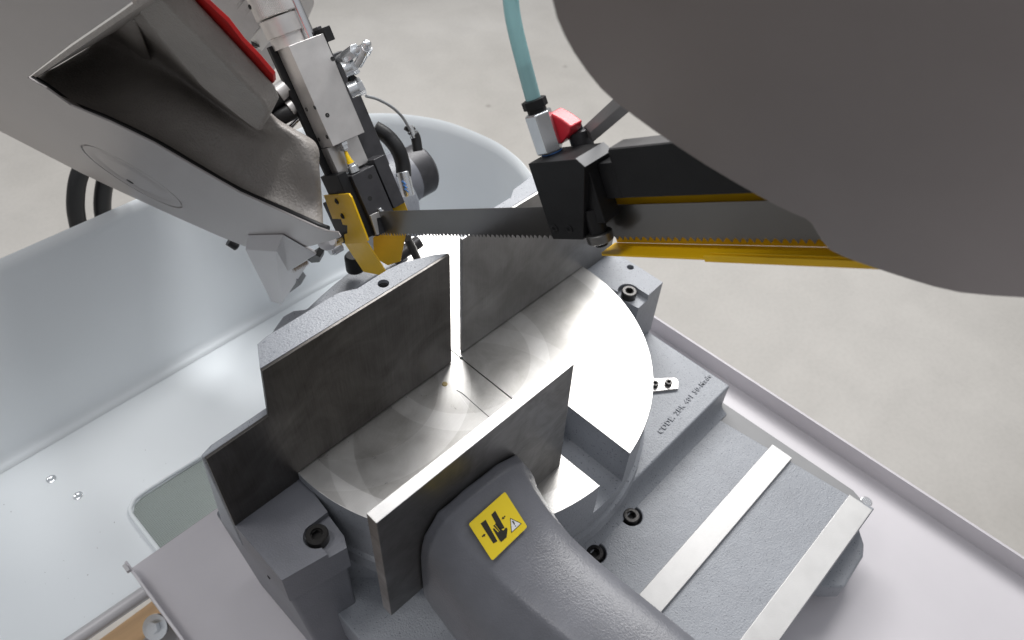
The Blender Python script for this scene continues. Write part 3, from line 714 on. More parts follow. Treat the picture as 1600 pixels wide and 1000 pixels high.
box('shroud', M['black'], lg, A, (-0.188, -0.152), (-0.0208, -0.002), (0.000, 0.046), 0.0008)
# carbide guide insert
v_ = px_pts(A, 0, -0.1225, [(578, 337), (583, 334), (598, 328), (601, 331), (603, 338), (588, 341), (592, 366), (588, 367)])
prism('carbide_insert', M['alu'], lg, A, v_, 0, -0.1245, -0.1215, bevel=0.0003)
box('carbide_insert', M['zinc'], lg, A, (-0.150, -0.1205), (0.0008, 0.0040), (0.0085, 0.0285), 0.0004)
# yellow guard on the camera side
yl = px_pts(A, 1, -0.023, [(506, 305), (545, 302.5), (549, 308), (575.5, 376), (571, 380), (540, 381), (538, 366), (543, 365), (543, 352), (536, 351), (533, 342), (520, 342)])
yg = prism('yellow_guard', M['yellow'], lg, A, yl, 1, -0.0235, -0.0215, bevel=0.0004)
for (x, y) in ((526.5, 314.5), (535.5, 337.5)):
    q = A.pick(x, y, 1, -0.0235); lathe('guard_screw', M['blackmetal'], yg, A.w((q[0], -0.0236, q[2])), -A.ax[1], [(0, 0.0030), (0.0006, 0.0030), (0.0012, 0.0022), (0.0004, 0.0014)], 20)
# bent lower tongue of the guard
P = lambda x, y, X: A.w(A.pick(x, y, 1, X))
t1 = [P(538, 380, -0.0228), P(574, 380, -0.0225), P(604, 427, -0.008), P(594, 430, -0.009), P(568, 425, -0.014)]
nn = (t1[1]-t1[0]).cross(t1[2]-t1[0]).normalized()*0.0014
obj('guard_tongue', t1+[q+nn for q in t1], [(0, 1, 2, 3, 4), (9, 8, 7, 6, 5)]+[(i, (i+1) % 5, 5+(i+1) % 5, 5+i) for i in range(5)], M['yellow'], lg, bevel=0.0003)
# second yellow guard behind the band
y2 = px_pts(A, 1, 0.034, [(611, 317), (629, 309), (637, 331), (634, 366), (626, 410), (610, 414), (600, 414)])
t2 = [P(609, 317, 0.026), P(629, 309, 0.036), P(638, 332, 0.036), P(634, 368, 0.034), P(626, 408, 0.034), P(606, 415, 0.022), P(584, 402, 0.010), P(583, 372, 0.014), P(612, 345, 0.022)]
nn = (t2[1]-t2[0]).cross(t2[4]-t2[0]).normalized()*0.0014
obj('yellow_guard', t2+[q+nn for q in t2], [tuple(range(9)), tuple(range(17, 8, -1))]+[(i, (i+1) % 9, 9+(i+1) % 9, 9+i) for i in range(9)], M['yellow'], lg, bevel=0.0003)
# aluminium cylinder block
cb_ = prism('cylinder_block', M['alu'], lg, A, [(-0.0140, 0.0995), (0.0235, 0.0990), (0.0240, 0.1945), (-0.0140, 0.1945)], 0, -0.152, -0.127, bevel=0.0006)
cb_['label'] = 'brushed aluminium block with small bores'
box('back_plate', M['black'], lg, A, (-0.158, -0.1525), (-0.020, 0.027), (0.070, 0.200), 0.0006)
box('back_rail', M['charcoal'], lg, A, (-0.152, -0.135), (0.0245, 0.0295), (0.150, 0.2015), 0.0006)
q = A.pick(524, 60, 0, -0.130)
box('rail_cap', M['black'], lg, A, (-0.150, -0.126), (0.0242, 0.0330), (0.186, 0.199), 0.0006)
for (x, y) in ((519.5, 92), (511.5, 180)):
    q = A.pick(x, y, 0, -0.127); lathe('bore', M['blackmetal'], lg, A.w((-0.1272, q[1], q[2])), A.ax[0], [(0, 0.0022), (0.0005, 0.0021), (0.0002, 0.001)], 16)
for (x, y) in ((479, 171), (492, 168), (498.5, 218), (511, 214)):
    q = A.pick(x, y, 1, -0.0140); lathe('bore', M['blackmetal'], lg, A.w((q[0], -0.0139, q[2])), -A.ax[1], [(0, 0.0020), (0.0004, 0.0019), (0.0001, 0.0012)], 16)
# cylinder barrel with knurled sleeve
cb, cX = -0.148, -0.002
prof_d = A.ax[2]
lathe('barrel', M['alu'], lg, A.w((cb, cX, 0.1945)), prof_d, [(0, 0.0150), (0.010, 0.0150), (0.0105, 0.0168), (0.026, 0.0172), (0.0265, 0.0160)], 48)
v = []; f = []; n = 144
_, u, w2 = basis(prof_d); P0 = A.w((cb, cX, 0.222))
for h in (0, 0.001, 0.09):
    for i in range(n):
        rr = (0.0188 if i % 2 else 0.0183) if h > 0.0005 else 0.0178
        a = 2*math.pi*i/n; v.append(P0 + prof_d*h + u*(rr*math.cos(a)) + w2*(rr*math.sin(a)))
for k in range(2):
    for i in range(n): f.append((k*n+i, k*n+(i+1) % n, (k+1)*n+(i+1) % n, (k+1)*n+i))
f.append(tuple(range(n-1, -1, -1))); f.append(tuple(range(2*n, 3*n)))
kn = obj('knurled_sleeve', v, f, M['alu'], lg, smooth=False)
q = A.pick(421, 19, 1, -0.017); lathe('bore', M['hole'], lg, A.w((cb-0.004, cX-0.0186, 0.236)), -A.ax[1], [(0, 0.0022), (0.0006, 0.0022)], 14)
cyl('piston_rod', M['chrome'], lg, A.w((cb+0.008, 0.0165, 0.1935)), A.w((cb+0.008, 0.0165, 0.33)), 0.0056, 28)
# plate and needle fitting between block and guide
box('link_plate', M['alu'], lg, A, (-0.156, -0.140), (-0.0140, 0.022), (0.0700, 0.0990), 0.0006)
nd = A.w((-0.133, -0.001, 0.0690))
lathe('needle_collar', M['zinc'], lg, nd, prof_d, [(0, 0.0058), (0.006, 0.0058), (0.0065, 0.0045), (0.009, 0.0045)], 18)
lathe('needle_hub', M['yellow_plastic'], lg, nd + prof_d*0.0075, prof_d, [(0, 0.0034), (0.003, 0.0034), (0.0045, 0.0026), (0.013, 0.0016), (0.014, 0.001)], 16)
lathe('needle_nut', M['zinc'], lg, nd + prof_d*0.0215, prof_d, [(0, 0.0024), (0.002, 0.0046), (0.005, 0.0046), (0.0055, 0.006), (0.0085, 0.006)], 6)
# guide arm (dark flat bar) behind the block
box('guide_arm', M['charcoal'], lg, A, (-0.190, -0.160), (0.020, 0.055), (0.055, 0.175), 0.0015)
lathe('fastener', M['chrome'], lg, A.w((-0.158, -0.036, 0.0060)), -A.ax[1], [(0, 0.006), (0.010, 0.006), (0.010, 0.0045), (0.013, 0.0045)], 20)
q = A.pick(537, 370, 1, -0.02)
lathe('tension_nut', M['zinc'], lg, A.w((q[0], -0.030, q[2])), A.ax[1], [(0, 0.0050), (0.006, 0.0050), (0.006, 0.0035), (0.012, 0.0035)], 20)

# hydraulic fittings
ft = thing('banjo_fitting', 'cluster of zinc plated hose fittings on the right side of the aluminium block', 'pipe fitting', A.w((-0.14, 0.03, 0.17)))
def pk(x, y, X=0.035): return A.w(A.pick(x, y, 1, X))
def hexalong(name, a, b, r, m='zinc', n=6, parent=ft, bevel=0.0005):
    a = Vector(a); b = Vector(b); return lathe(name, M[m], parent, a, b-a, [(0, r), ((b-a).length, r)], n, bevel)
hexalong('union_body', pk(531, 94), pk(546, 85), 0.0050, n=20)
hexalong('union_nut', pk(540, 89), pk(556, 78), 0.0062)
hexalong('elbow_arm', pk(555, 80), pk(573, 70), 0.0030, n=20)
lathe('elbow_ball', M['zinc'], ft, pk(573, 70)-Vector((0, 0, 0.0045)), UP, [(0, 0.001), (0.001, 0.003), (0.003, 0.0043), (0.006, 0.0043), (0.008, 0.003), (0.009, 0.001)], 20)
hexalong('drop_collar', pk(574, 74), pk(571, 81), 0.0050, n=24)
hexalong('drop_pipe', pk(572, 78), pk(560, 100), 0.0042, n=24)
hexalong('banjo_body', pk(536, 110, 0.028), pk(549, 104.5, 0.036), 0.0075, n=24)
hexalong('banjo_nut', pk(548, 106, 0.036), pk(556, 101, 0.041), 0.0080)
hexalong('banjo_body', pk(546, 142, 0.028), pk(560, 136, 0.036), 0.0080, n=24)
hexalong('banjo_nut', pk(559, 137, 0.036), pk(567, 133, 0.041), 0.0085)
hexalong('black_spacer', pk(549, 126), pk(553, 124), 0.0045, 'black', 6)

# hoses
def pkz(x, y, b_, ax=0): return A.w(A.pick(x, y, ax, b_))
hs = 'black rubber hydraulic hose'
h1 = tag(tube('hydraulic_hose', M['rubber'], None, [pkz(585, 200, -0.20), pkz(605, 213, -0.195), pkz(621, 233, -0.19), pkz(629, 255, -0.19), pkz(631, 276, -0.19)], 0.0085), 'thick black rubber hose arching down to a printed silver sleeve behind the guide', 'hose')
h1s = tag(cyl('hose_sleeve', M['zinc'], None, pkz(629, 268, -0.188), pkz(638, 306, -0.188), 0.0072, 24, bevel=0.0006), 'silver crimp sleeve with blue print at the end of the thick black hose', 'hose sleeve')
for k, (x, y, s2) in enumerate(((631, 286, 3), (633, 292, 3), (635, 298, 3))):
    a = pkz(x-s2, y-3, -0.1805); b_ = pkz(x+s2, y+2, -0.1805)
    cyl('sleeve_print', M['blue_print'], h1s, a, b_, 0.0007, 8)
h2 = tag(tube('hydraulic_hose', M['rubber'], None, [pkz(458, 140, -0.162), pkz(437, 150, -0.166), pkz(418, 165, -0.175), pkz(398, 185, -0.2)], 0.0085), 'upper short black hose left of the aluminium block', 'hose', 'short black hoses beside the aluminium block')
cyl('hose_end', M['alu'], h2, pkz(448, 136, -0.160), pkz(434, 147, -0.163), 0.0085, 24, bevel=0.0006)
h3 = tag(tube('hydraulic_hose', M['rubber'], None, [pkz(474, 165, -0.162), pkz(450, 176, -0.166), pkz(432, 186, -0.175), pkz(405, 205, -0.2)], 0.0085), 'lower short black hose left of the aluminium block', 'hose', 'short black hoses beside the aluminium block')
cyl('hose_end', M['alu'], h3, pkz(466, 160, -0.160), pkz(452, 171, -0.163), 0.0080, 24, bevel=0.0006)
h4 = tag(tube('sensor_rod', M['chrome'], None, [pkz(474, 178, -0.17), pkz(462, 190, -0.175), pkz(450, 202, -0.18)], 0.0024, samples=0), 'thin bright rod below the black hoses', 'rod')
cb1 = tag(tube('sensor_cable', M['grey_plastic'], None, [pkz(572, 150, -0.15), pkz(590, 155, -0.16), pkz(612, 167, -0.17), pkz(628, 182, -0.18), pkz(637, 196, -0.185), pkz(643, 207, -0.19)], 0.0016, n=10), 'thin grey cable looping from the lower fitting to a black plug', 'cable')
plg = tag(tube('cable_plug', M['rubber'], None, [pkz(641, 205, -0.19), pkz(649, 214, -0.19), pkz(653, 236, -0.19)], lambda t: 0.0056 if t > 0.3 else 0.004, n=14), 'black plug at the end of the thin grey cable', 'plug')
tube('plug_clamp', M['blackmetal'], plg, [pkz(633, 200, -0.19), pkz(641, 204, -0.19), pkz(647, 200, -0.19)], 0.0024, n=10)
tube('plug_sleeve', M['zinc'], plg, [pkz(640, 197, -0.189), pkz(647, 215, -0.189)], 0.0036, n=12, samples=0)
for lab, pts in (('outer black rubber hose hanging behind the left tub wall', [(131, 255), (121, 285), (118, 320), (122, 350), (131, 385)]), ('inner black rubber hose hanging behind the left tub wall', [(172, 262), (163, 290), (160, 322), (164, 350), (172, 385)])):
    tag(tube('hanging_hose', M['rubber'], None, [W.w(W.pick(x, y, 1, 1.02)) for x, y in pts], 0.0118, n=20), lab, 'hose', 'black hoses hanging behind the tub')

# ------------------------------------------------------------------ pivot casting behind the jaw
pv = thing('pivot_housing', 'grey cast pivot housing with a round hub behind the blade guide', 'pivot housing', (0.30, 0.62, -0.1))
c1 = Vector(W.pick(662, 262, 1, 0.66)); hub_y, hub_z = 0.66, c1[2]
print('hub', c1)
XH = c1[0]
rH = 0.036
lathe('hub', M['cast_dark'], pv, (XH-0.12, hub_y, hub_z), (1, 0, 0), [(0, rH), (0.085, rH), (0.088, rH*0.97), (0.090, rH*0.97)], 56)
lathe('hub_cap', M['charcoal'], pv, (XH-0.032, hub_y, hub_z), (1, 0, 0), [(0, rH*0.95), (0.028, rH*0.95), (0.032, rH*0.86), (0.032, rH*0.80), (0.026, rH*0.74)], 56)
prism('pedestal', M['cast'], pv, W, [(0.60, -0.19), (0.615, hub_z-0.005), (0.63, hub_z+0.02), (0.69, hub_z+0.02), (0.70, hub_z-0.01), (0.72, -0.19)], 0, XH-0.085, XH-0.045, bevel=0.006, seg=3)
prism('web', M['cast'], pv, W, [(0.20, 0.45), (0.247, 0.560), (0.268, 0.575), (0.293, 0.568), (0.365, 0.580), (0.381, 0.598), (0.410, 0.576), (0.420, 0.53), (0.39, 0.45)], 2, -0.19, -0.03, bevel=0.010, seg=4)
# dark pins seen beside the yellow guards
q = W.pick(650, 384, 1, 0.52)
cyl('stop_pin', M['charcoal'], pv, W.w((q[0]-0.03, 0.525, q[2]-0.006)), W.w((q[0]+0.006, 0.52, q[2]+0.004)), 0.0075, 24, bevel=0.001)
tube('pin_spring', M['blackmetal'], pv, [W.w(W.pick(x, y, 1, 0.50)) for x, y in ((636, 372), (643, 385), (650, 400), (655, 412))], 0.0045, n=12)
q = W.pick(552, 399, 1, 0.54); lathe('stop_knob', M['black'], pv, W.w((q[0], 0.54, q[2]-0.02)), UP, [(0, 0.010), (0.018, 0.010), (0.021, 0.008)], 24)

# ------------------------------------------------------------------ right guide
rg = thing('blade_guide', 'black blade guide block with roller on the right part of the band', 'blade guide', A.w((0.17, 0, 0.03)))
XF = -0.025
fp = px_pts(A, 1, XF, [(825, 256), (899, 250), (913, 262), (911, 375), (864, 374)])
blk = [(fp[0][0], fp[0][1]), (fp[1][0], fp[0][1]), (fp[2][0], fp[2][1]), (fp[3][0], fp[4][1]), (fp[4][0], fp[4][1])]
print('RG', blk)
gb = prism('guide_block', M['black'], rg, A, blk, 1, XF, 0.0035, bevel=0.0005)
# bright worn chamfer
ch = [fp[1], fp[2]]
cv = [A.w((fp[1][0]+0.0001, XF+0.0004, fp[0][1]+0.0003)), A.w((fp[2][0]+0.0003, XF+0.0004, fp[2][1]+0.0002)), A.w((fp[2][0]+0.0003, 0.0030, fp[2][1]+0.0002)), A.w((fp[1][0]+0.0001, 0.0030, fp[0][1]+0.0003))]
dv = (A.ax[0]+A.ax[2]).normalized()*0.0003
obj('bare_chamfer', cv+[q+dv for q in cv], [(0, 1, 2, 3), (7, 6, 5, 4), (0, 4, 5, 1), (1, 5, 6, 2), (2, 6, 7, 3), (3, 7, 4, 0)], M['flat'], rg, smooth=False)
for (x, y) in ((867, 357), (890, 358)):
    q = A.pick(x, y, 1, XF); socket_screw(rg, A.w((q[0], XF+0.0005, q[2])), -A.ax[1], r=0.0030, h=0.0012, m='black', n=24)
top_p = fp[0][1]
# roller bearing beneath
q = A.pick(935, 362, 1, -0.016)
rb_c = A.w((q[0], -0.016, q[2]))
rdir = (A.ax[2]*0.9 + A.ax[0]*0.05).normalized()
lathe('roller', M['steel_jaw'], rg, rb_c - rdir*0.003, rdir, [(-0.0035, 0.0085), (-0.0030, 0.0092), (0.0025, 0.0092), (0.003, 0.0085)], 36)
lathe('roller_stem', M['black'], rg, rb_c, rdir, [(-0.010, 0.0042), (-0.0066, 0.0042), (-0.0065, 0.0058), (0.018, 0.0070)], 28)
box('guide_leg', M['black'], rg, A, (blk[3][0]-0.002, blk[3][0]+0.020), (-0.020, -0.004), (0.022, 0.060), 0.0006)
box('support_arm', M['black'], rg, A, (blk[2][0]+0.010, 0.48), (-0.0115, 0.0045), (0.0355, top_p-0.0006), 0.0008)
box('arm_root', M['black'], rg, A, (blk[2][0]-0.002, blk[2][0]+0.011), (-0.0120, 0.0030), (0.0355, 0.0600), 0.0008)
box('arm_top_strip', M['lever'], rg, A, (blk[2][0]+0.011, 0.48), (-0.0110, 0.0040), (top_p-0.0008, top_p+0.0004), 0.0002)
box('support_arm', M['black'], rg, A, (0.19, 0.48), (0.0105, 0.030), (0.037, 0.060), 0.0008)
# yellow channel guard
gd = box('yellow_channel', M['yellow'], rg, A, (0.175, 0.48), (0.0080, 0.0095), (-0.0062, 0.0385), 0.0003)
lip = px_pts(A, 2, -0.0062, [(913, 388), (918, 379), (930, 375), (1300, 388), (1300, 399), (1110, 394)])
v_ = [(0.1735, -0.0080), (0.176, -0.0105), (0.36, -0.0105), (0.36, 0.0078), (0.1735, 0.0078)]
prism('channel_lip', M['yellow'], rg, A, v_, 2, -0.0074, -0.0060, bevel=0.0003)
prism('channel_lip', M['yellow'], rg, A, [(0.262, -0.0108), (0.50, -0.0108), (0.50, -0.0092), (0.262, -0.0092)], 2, -0.0085, -0.0040, bevel=0.0003)
v_ = px_pts(A, 1, -0.0085, [(1108, 395), (1310, 401), (1440, 420), (1362, 419), (1123, 407)])
prism('guard_apron', M['yellow'], rg, A, v_, 1, -0.0085, -0.0073, bevel=0.0003)

# coolant hose fitting
cf = thing('coolant_fitting', 'silver hexagonal coolant valve with red lever standing on the right guide', 'valve', A.w((0.17, -0.01, top_p)))
q = A.pick(861, 239, 2, top_p); fb = Vector(q)
F0 = A.w((fb[0], fb[1], top_p+0.0002))
lathe('seal', M['blue_print'], cf, F0 + A.ax[1]*0.001, prof_d, [(0, 0.0074), (0.0022, 0.0070)], 24)
hp = A.pick(838, 178, 1, fb[1])[2]-top_p
print('hex len', hp)
lathe('hex_body', M['zinc'], cf, F0 + prof_d*0.001, prof_d, [(0, 0.0088), (0.001, 0.0096), (hp-0.001, 0.0096), (hp, 0.0088)], 6, bevel=0.0004, phase=0.55)
F1 = F0 + prof_d*(hp+0.001)
lathe('hose_nut', M['black'], cf, F1, prof_d, [(0, 0.0066), (0.0028, 0.0066), (0.003, 0.0086), (0.0085, 0.0086), (0.009, 0.0062)], 8, bevel=0.0003)
F2 = F1 + prof_d*0.009
for k in range(5):
    lathe('hose_barb', M['charcoal'], cf, F2 + prof_d*(0.0045*k), prof_d, [(0, 0.0040), (0.0042, 0.0032)], 20)
hpts = [F2] + [A.w(A.pick(x, y, 1, fb[1]+dX)) for x, y, dX in ((826, 128, 0), (816, 90, 0), (805, 45, 0.001), (799, 10, 0.003), (797, -30, 0.006), (798, -80, 0.01))]
tag(tube('coolant_hose', M['teal'], None, hpts, 0.0052, n=24), 'translucent teal coolant hose rising from the silver valve', 'hose')
rp = px_pts(A, 1, 0.004, [(866, 172), (884, 182), (900, 194), (898, 204), (884, 222), (876, 218), (872, 190)])
prism('valve_lever', M['red_plastic'], cf, A, rp, 1, -0.001, 0.011, bevel=0.0012)
q = A.pick(873, 206, 1, 0.002); lathe('lever_screw', M['blackmetal'], cf, A.w((q[0]-0.002, -0.002, q[2])), A.ax[1], [(0, 0.0028), (0.003, 0.0028)], 14)

lv = thing('clamp_lever', 'dark grey clamping lever with round pivot behind the red valve handle', 'lever', A.w((0.19, 0.012, top_p)))
q = A.pick(906, 212, 1, 0.012)
lathe('pivot', M['charcoal'], lv, A.w((q[0], 0.012, top_p-0.012)), prof_d, [(0, 0.0078), (q[2]-top_p+0.0155, 0.0078), (q[2]-top_p+0.016, 0.0070)], 28)
q2 = A.pick(906, 190, 1, 0.012)
lathe('pivot_pin', M['charcoal'], lv, A.w((q[0], 0.012, q[2]+0.003)), prof_d, [(0, 0.0036), (0.0055, 0.0036), (0.006, 0.003)], 20)
bp = [A.w(A.pick(*z)) for z in ((914, 199, 1, 0.012), (972, 143, 1, 0.012), (992, 148, 1, 0.012), (930, 214, 1, 0.012))]
nn = A.ax[1]*0.006
dn = -A.ax[2]*0.006
top4 = [A.w(A.pick(912, 197, 1, 0.014)), A.w(A.pick(975, 138, 1, 0.014)), A.w(A.pick(992, 146, 1, 0.006)), A.w(A.pick(922, 207, 1, 0.006))]
obj('lever_bar', top4+[q-A.ax[2]*0.007 for q in top4], [(0, 1, 2, 3), (7, 6, 5, 4), (0, 4, 5, 1), (1, 5, 6, 2), (2, 6, 7, 3), (3, 7, 4, 0)], M['lever'], lv, bevel=0.0006)

# ------------------------------------------------------------------ wheel covers and bow casting
DC = 0.022
def kpx(pts, d): return px_pts(K, 2, d, pts)
rc = thing('wheel_cover', 'large shade-darkened silver rounded wheel cover close overhead at the upper right', 'machine cover', K.w((0.4, 0.05, DC)))
ol = [(840, -160), (850, -70), (862, 0), (869, 28), (881, 56), (896, 83), (916, 112), (938, 139), (962, 161), (990, 182), (1020, 204), (1060, 231), (1100, 257), (1140, 281), (1180, 304), (1215, 323), (1243, 336), (1258, 342), (1267, 349), (1274, 360), (1284, 377), (1296, 391), (1316, 401), (1345, 412), (1380, 424), (1420, 437), (1460, 449), (1500, 458), (1550, 463), (1600, 466), (1680, 466), (1800, 455), (1900, 420), (1900, -160)]
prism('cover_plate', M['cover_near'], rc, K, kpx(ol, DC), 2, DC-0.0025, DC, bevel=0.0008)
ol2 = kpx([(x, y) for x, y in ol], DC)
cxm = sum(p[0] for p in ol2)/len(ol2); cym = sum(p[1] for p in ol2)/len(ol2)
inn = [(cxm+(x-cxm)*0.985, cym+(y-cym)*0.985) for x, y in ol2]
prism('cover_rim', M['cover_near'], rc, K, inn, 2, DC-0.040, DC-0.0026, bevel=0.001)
q = K.pick(1228, 50, 2, DC)

DC = 0.045
lc = thing('saw_bow', 'silver grey drive wheel cover and rough grey bow casting at the upper left', 'saw bow', K.w((-0.35, 0.1, DC)))
ol = [(-120, 135), (0, 205), (60, 236), (130, 272), (200, 305), (270, 337), (340, 368), (382, 385), (430, 388), (480, 386), (515, 377), (532, 371), (528, 364), (512, 362), (495, 356), (440, 331), (373, 301), (300, 259), (240, 224), (170, 190), (110, 165), (72, 138), (43, 122), (110, 70), (180, 22), (250, -28), (330, -90), (-120, -90)]
cvp = prism('wheel_cover', M['cover'], lc, K, kpx(ol, DC), 2, DC-0.002, DC, bevel=0.0005)
# the round inspection disc: groove ring and a shallow dish
cc = K.pick(207, 277.5, 2, DC)
e1 = Vector(K.pick(131, 237, 2, DC)); e2 = Vector(K.pick(283, 318, 2, DC)); rr = (e2-e1).length/2; cc = (e1+e2)/2
print('disc', rr, cc)
cut(cvp, [lathe_geo(K.w((cc[0], cc[1], DC-0.0018)), K.ax[2], [(0, rr+0.0008), (0.004, rr+0.0008)], 90)])
for p_ in cvp.data.polygons: p_.use_smooth = False
lathe('inspection_disc', M['cover'], lc, K.w((cc[0], cc[1], DC-0.0022)), K.ax[2], [(0, rr-0.0012), (0.0018, rr-0.0014), (0.0020, rr*0.84), (0.0002, rr*0.76), (0.0002, rr*0.70), (0.0018, rr*0.60), (0.0020, rr*0.5), (0.0020, 0.0001)], 90)
q = K.pick(203, 284, 2, DC)
lathe('centre_hole', M['hole'], lc, K.w((q[0], q[1], DC-0.0003)), K.ax[2], [(0, 0.0042), (0.0004, 0.0042)], 20)
q = K.pick(360, 382, 2, DC-0.004)
lathe('cover_knob', M['rubber'], lc, K.w((q[0], q[1]-0.004, DC-0.006)), -K.ax[1], [(-0.008, 0.0055), (0.004, 0.0055), (0.005, 0.0045)], 20)

# casting surface behind the cover; (pixel, pixel, depth behind cover)
grid = [
 [(30, 110, .004), (118, 164, .004), (240, 224, .004), (370, 296, .004), (440, 328, .004), (492, 350, .004), (508, 358, .006)],
 [(42, 116, .012), (122, 160, .012), (244, 220, .012), (372, 292, .012), (442, 322, .012), (491, 344, .012), (509, 352, .014)],
 [(75, 105, .050), (150, 130, .045), (262, 185, .040), (385, 255, .034), (450, 285, .030), (494, 312, .030), (507, 322, .036)],
 [(120, 78, .085), (190, 95, .080), (290, 140, .072), (395, 222, .050), (455, 250, .044), (492, 272, .040), (505, 282, .050)],
 [(170, 48, .105), (226, 52, .115), (308, 140, .105), (402, 206, .062), (450, 225, .054), (484, 240, .050), (502, 256, .060)],
 [(205, 22, .048), (230, 38, .048), (314, 136, .048), (402, 205, .054), (444, 212, .058), (480, 226, .056), (506, 240, .066)],
 [(232, -10, .046), (256, 6, .046), (348, 98, .048), (412, 164, .060), (434, 182, .066), (464, 200, .066), (496, 214, .074)],
 [(228, -14, .12), (252, 0, .12), (342, 104, .12), (402, 172, .12), (428, 186, .11), (460, 206, .10), (480, 222, .10)],
]
v = []; f = []
for row in grid:
    for (x, y, d) in row:
        v.append(K.w(K.pick(x, y, 2, DC-d)))
nr, nc = len(grid), len(grid[0])
for i in range(nr-1):
    for j in range(nc-1): f.append((i*nc+j, i*nc+j+1, (i+1)*nc+j+1, (i+1)*nc+j))
bc = obj('bow_casting', v, f, M['cast_warm'], lc, sub=3)
sd = bc.modifiers.new('thick', 'SOLIDIFY'); sd.thickness = 0.006; sd.offset = -1
bc.modifiers.move(1, 0)
bmx = bmesh.new(); bmx.from_mesh(bc.data); cl = bmx.edges.layers.float.new('crease_edge')
for e in bmx.edges:
    a, b = sorted((e.verts[0].index, e.verts[1].index))
    if b == a+1 and a//nc in (5, 6) and a % nc < 3: e[cl] = 0.85
    if b == a+1 and a//nc in (5, 6) and a % nc == 3: e[cl] = 0.4
bmx.to_mesh(bc.data); bmx.free()
slab_r = prism('casting_rib', M['cast_warm'], lc, K, kpx([(196, -6), (236, -22), (258, 4), (350, 98), (413, 163), (420, 178), (405, 208), (368, 180), (314, 136), (226, 34)], DC-0.040), 2, DC-0.058, DC-0.040, bevel=0.0035, seg=4)
# short inner web in the hollow
wv = [K.w(K.pick(x, y, 2, DC-d)) for x, y, d in ((196, 34, .055), (212, 28, .055), (226, 96, .095), (238, 96, .095))]
wv2 = [K.w(K.pick(x, y, 2, DC-d)) for x, y, d in ((150, 44, .11), (206, 28, .11), (222, 98, .12), (232, 98, .12))]
obj('inner_web', wv+wv2, [(0, 1, 3, 2), (4, 6, 7, 5), (0, 4, 5, 1), (1, 5, 7, 3), (3, 7, 6, 2), (2, 6, 4, 0)], M['cast_warm'], lc, bevel=0.002)
# dark flange of casting running up-left beside the cover
fl = [K.w(K.pick(x, y, 2, DC-d)) for x, y, d in ((46, 121, .006), (112, 72, .006), (182, 24, .006), (252, -26, .006), (330, -80, .006), (330, -40, .10), (262, -6, .10), (215, 20, .10), (150, 56, .10), (80, 100, .06))]
obj('casting_flange', fl+[q-K.ax[1]*0.003 for q in fl], [tuple(range(10)), tuple(range(19, 9, -1))]+[(i, (i+1) % 10, 10+(i+1) % 10, 10+i) for i in range(10)], M['cast_warm'], lc, smooth=False)
# black strip painting the shade in the gap between cover and casting
sl = [K.w(K.pick(x, y, 2, DC-0.0045)) for x, y in ((50, 122), (75, 137), (112, 163), (172, 188), (242, 222), (302, 257), (374, 298), (442, 328), (496, 352), (512, 358))]
tube('gap_shade_strip', M['rubber'], lc, sl, 0.0034, n=10)

# chip brush housing under the left cover
bh = thing('chip_brush_housing', 'angular light grey sheet housing with brown brush below the left cover', 'brush housing', K.w(K.pick(440, 420, 2, DC+0.006)))
def kp(x, y, d): return K.w(K.pick(x, y, 2, DC+d))
a_, b_, c_, d_, e_, f_, g_, h_ = kp(387, 367, .001), kp(442, 366, .001), kp(495, 397, .001), kp(383, 390, .012), kp(432, 393, .016), kp(440, 476, .010), kp(424, 471, .004), kp(450, 424, .006)
bk_ = [kp(x, y, -0.020) for x, y in ((387, 367), (442, 366), (495, 392), (383, 390))]
v = [a_, b_, c_, d_, e_, f_, g_, h_]+bk_
obj('housing_shell', v, [(0, 1, 4, 3), (1, 2, 7, 4), (3, 4, 5, 6), (4, 7, 5), (0, 3, 6), (0, 6, 8), (8, 6, 10, 9), (6, 5, 10), (5, 7, 10), (7, 2, 10), (0, 8, 9, 1), (1, 9, 10, 2)], M['bracket'], bh, bevel=0.0009, ang=15)
lw = [kp(448, 432, -.004), kp(455, 425, -.004), kp(470, 445, -.004), kp(452, 458, -.004), kp(441, 466, -.004)]
obj('mount_block', lw+[q-K.ax[2]*0.014 for q in lw], [tuple(range(5)), tuple(range(9, 4, -1))]+[(i, (i+1) % 5, 5+(i+1) % 5, 5+i) for i in range(5)], M['charcoal'], bh, bevel=0.0005)
lw = [kp(480, 406, -.003), kp(492, 398, -.003), kp(500, 402, -.003), kp(499, 410, -.003), kp(487, 411, -.003)]
obj('mount_block', lw+[q-K.ax[2]*0.010 for q in lw], [tuple(range(5)), tuple(range(9, 4, -1))]+[(i, (i+1) % 5, 5+(i+1) % 5, 5+i) for i in range(5)], M['black'], bh, bevel=0.0005)
bm = bmesh.new()
for k in range(420):
    t = random.random(); s = random.random()
    base_ = kp(452+t*28, 424-t*17, 0.003-s*0.010)
    tip = kp(454+t*29+random.uniform(-2, 2), 429-t*16+random.uniform(-3, 2), 0.003-s*0.010)
    sd_ = K.ax[0]*0.0003
    vs_ = [bm.verts.new(base_-sd_), bm.verts.new(base_+sd_), bm.verts.new(tip)]
    bm.faces.new(vs_)
me = bpy.data.meshes.new('bristles'); bm.to_mesh(me); bm.free(); me.materials.append(M['bristle'])
bo_ = bpy.data.objects.new('bristles', me); COL.objects.link(bo_); bo_.parent = bh; bo_.location = -bh.location; bo_['kind'] = 'stuff'
q = kp(510, 378, -0.006)
lathe('adjust_pin', M['bracket'], bh, q-K.ax[0]*0.004, K.ax[0], [(0, 0.0075), (0.006, 0.0085), (0.012, 0.0070), (0.016, 0.003)], 24)

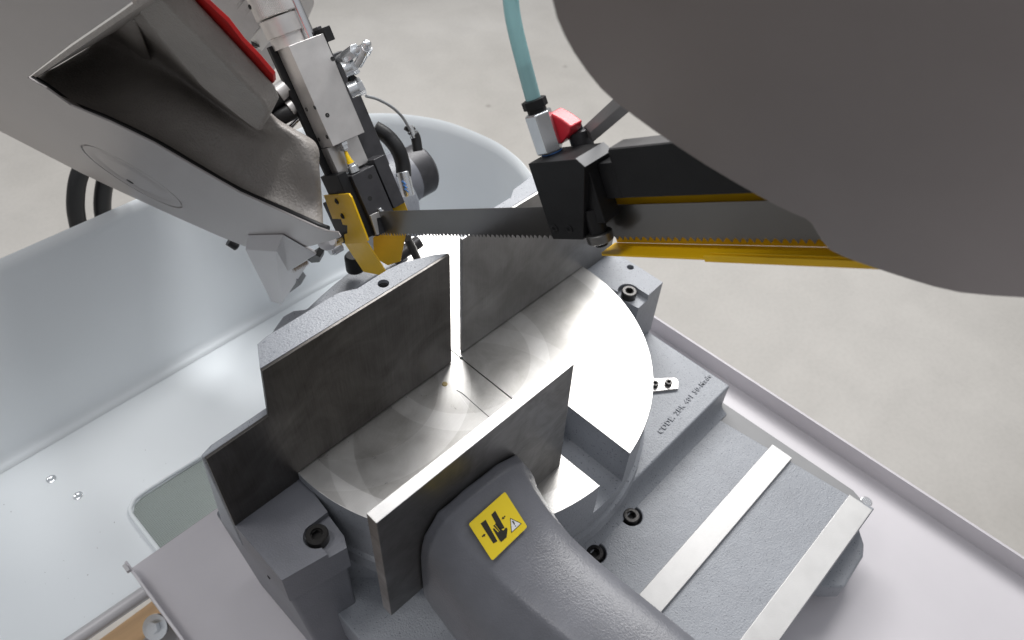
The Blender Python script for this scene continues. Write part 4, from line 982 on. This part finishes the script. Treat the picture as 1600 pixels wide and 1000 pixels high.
# ------------------------------------------------------------------ gearbox and motor
gx = thing('gearbox', 'silver grey gearbox with cooling fins and a bright red sealing plate', 'gearbox', K.w(K.pick(370, 40, 2, DC-0.1)))
def slabk(name, m, pts, d0, d1, bevel=0.0008, parent=gx):
    q0 = kpx(pts, DC-d0)
    return prism(name, m, parent, K, q0, 2, DC-d1, DC-d0, bevel=bevel)
slabk('sealing_plate', M['red'], [(252, -22), (276, -2), (300, 14), (330, 42), (352, 64), (362, 80), (385, 100), (418, 137), (428, 129), (427, 118), (404, 91), (378, 64), (355, 34), (316, -2), (291, -26)], 0.059, 0.0625, 0.0005)
slabk('gearbox_body', M['silver_cast'], [(290, -40), (312, 0), (352, 38), (376, 66), (402, 92), (424, 117), (430, 100), (424, 60), (418, -40)], 0.205, 0.30, 0.002)
for k in range(-1, 5):
    x, y = 357+k*13, 6+k*10.2
    slabk('cooling_fin', M['silver_cast'], [(x, y), (x+13, y+1), (x+16, y-3), (x+34, y-26), (x+30, y-34), (x+22, y-30)], 0.195, 0.215, 0.0006)
slabk('terminal_block', M['alu'], [(391, 62), (410, 40), (425, 46), (424, 62), (409, 80), (400, 73)], 0.185, 0.21, 0.0005)
q = K.pick(399, 72, 2, DC-0.184)
socket_screw(gx, K.w((q[0], q[1]+0.003, q[2]-0.006)), (K.ax[2]*0.8 - K.ax[1]*0.6), r=0.0052, h=0.008)

# ------------------------------------------------------------------ loose swarf
random.seed(11)
bm = bmesh.new()
def chip(c, sz):
    vs_ = [bm.verts.new(Vector(c) + Vector((random.uniform(-1, 1), random.uniform(-1, 1), random.uniform(0, 0.5)))*sz) for _ in range(4)]
    for t in ((0, 1, 2), (0, 2, 3), (0, 3, 1), (1, 3, 2)):
        bm.faces.new([vs_[i] for i in t])
for k in range(34): chip((random.uniform(0.17, 0.345), 0.3765-abs(random.gauss(0, 0.002)), 0.0002), random.uniform(0.0003, 0.0009))
for k in range(16): chip((random.uniform(0.18, 0.40), random.uniform(0.26, 0.37), 0.0002), random.uniform(0.0003, 0.0006))
for k in range(26): chip((random.uniform(0.30, 0.57), random.uniform(0.0, 0.17), ZB+0.0003), random.uniform(0.0003, 0.0007))
for k in range(30): chip((random.uniform(-0.1, 0.16), random.uniform(0.57, 0.80), -0.3003), random.uniform(0.0005, 0.0012))
me = bpy.data.meshes.new('metal_swarf'); bm.to_mesh(me); bm.free(); me.materials.append(M['lever'])
sw = bpy.data.objects.new('metal_swarf', me); COL.objects.link(sw)
tag(sw, 'tiny loose steel chips scattered on the vise table, bed and tub', 'swarf', kind='stuff')
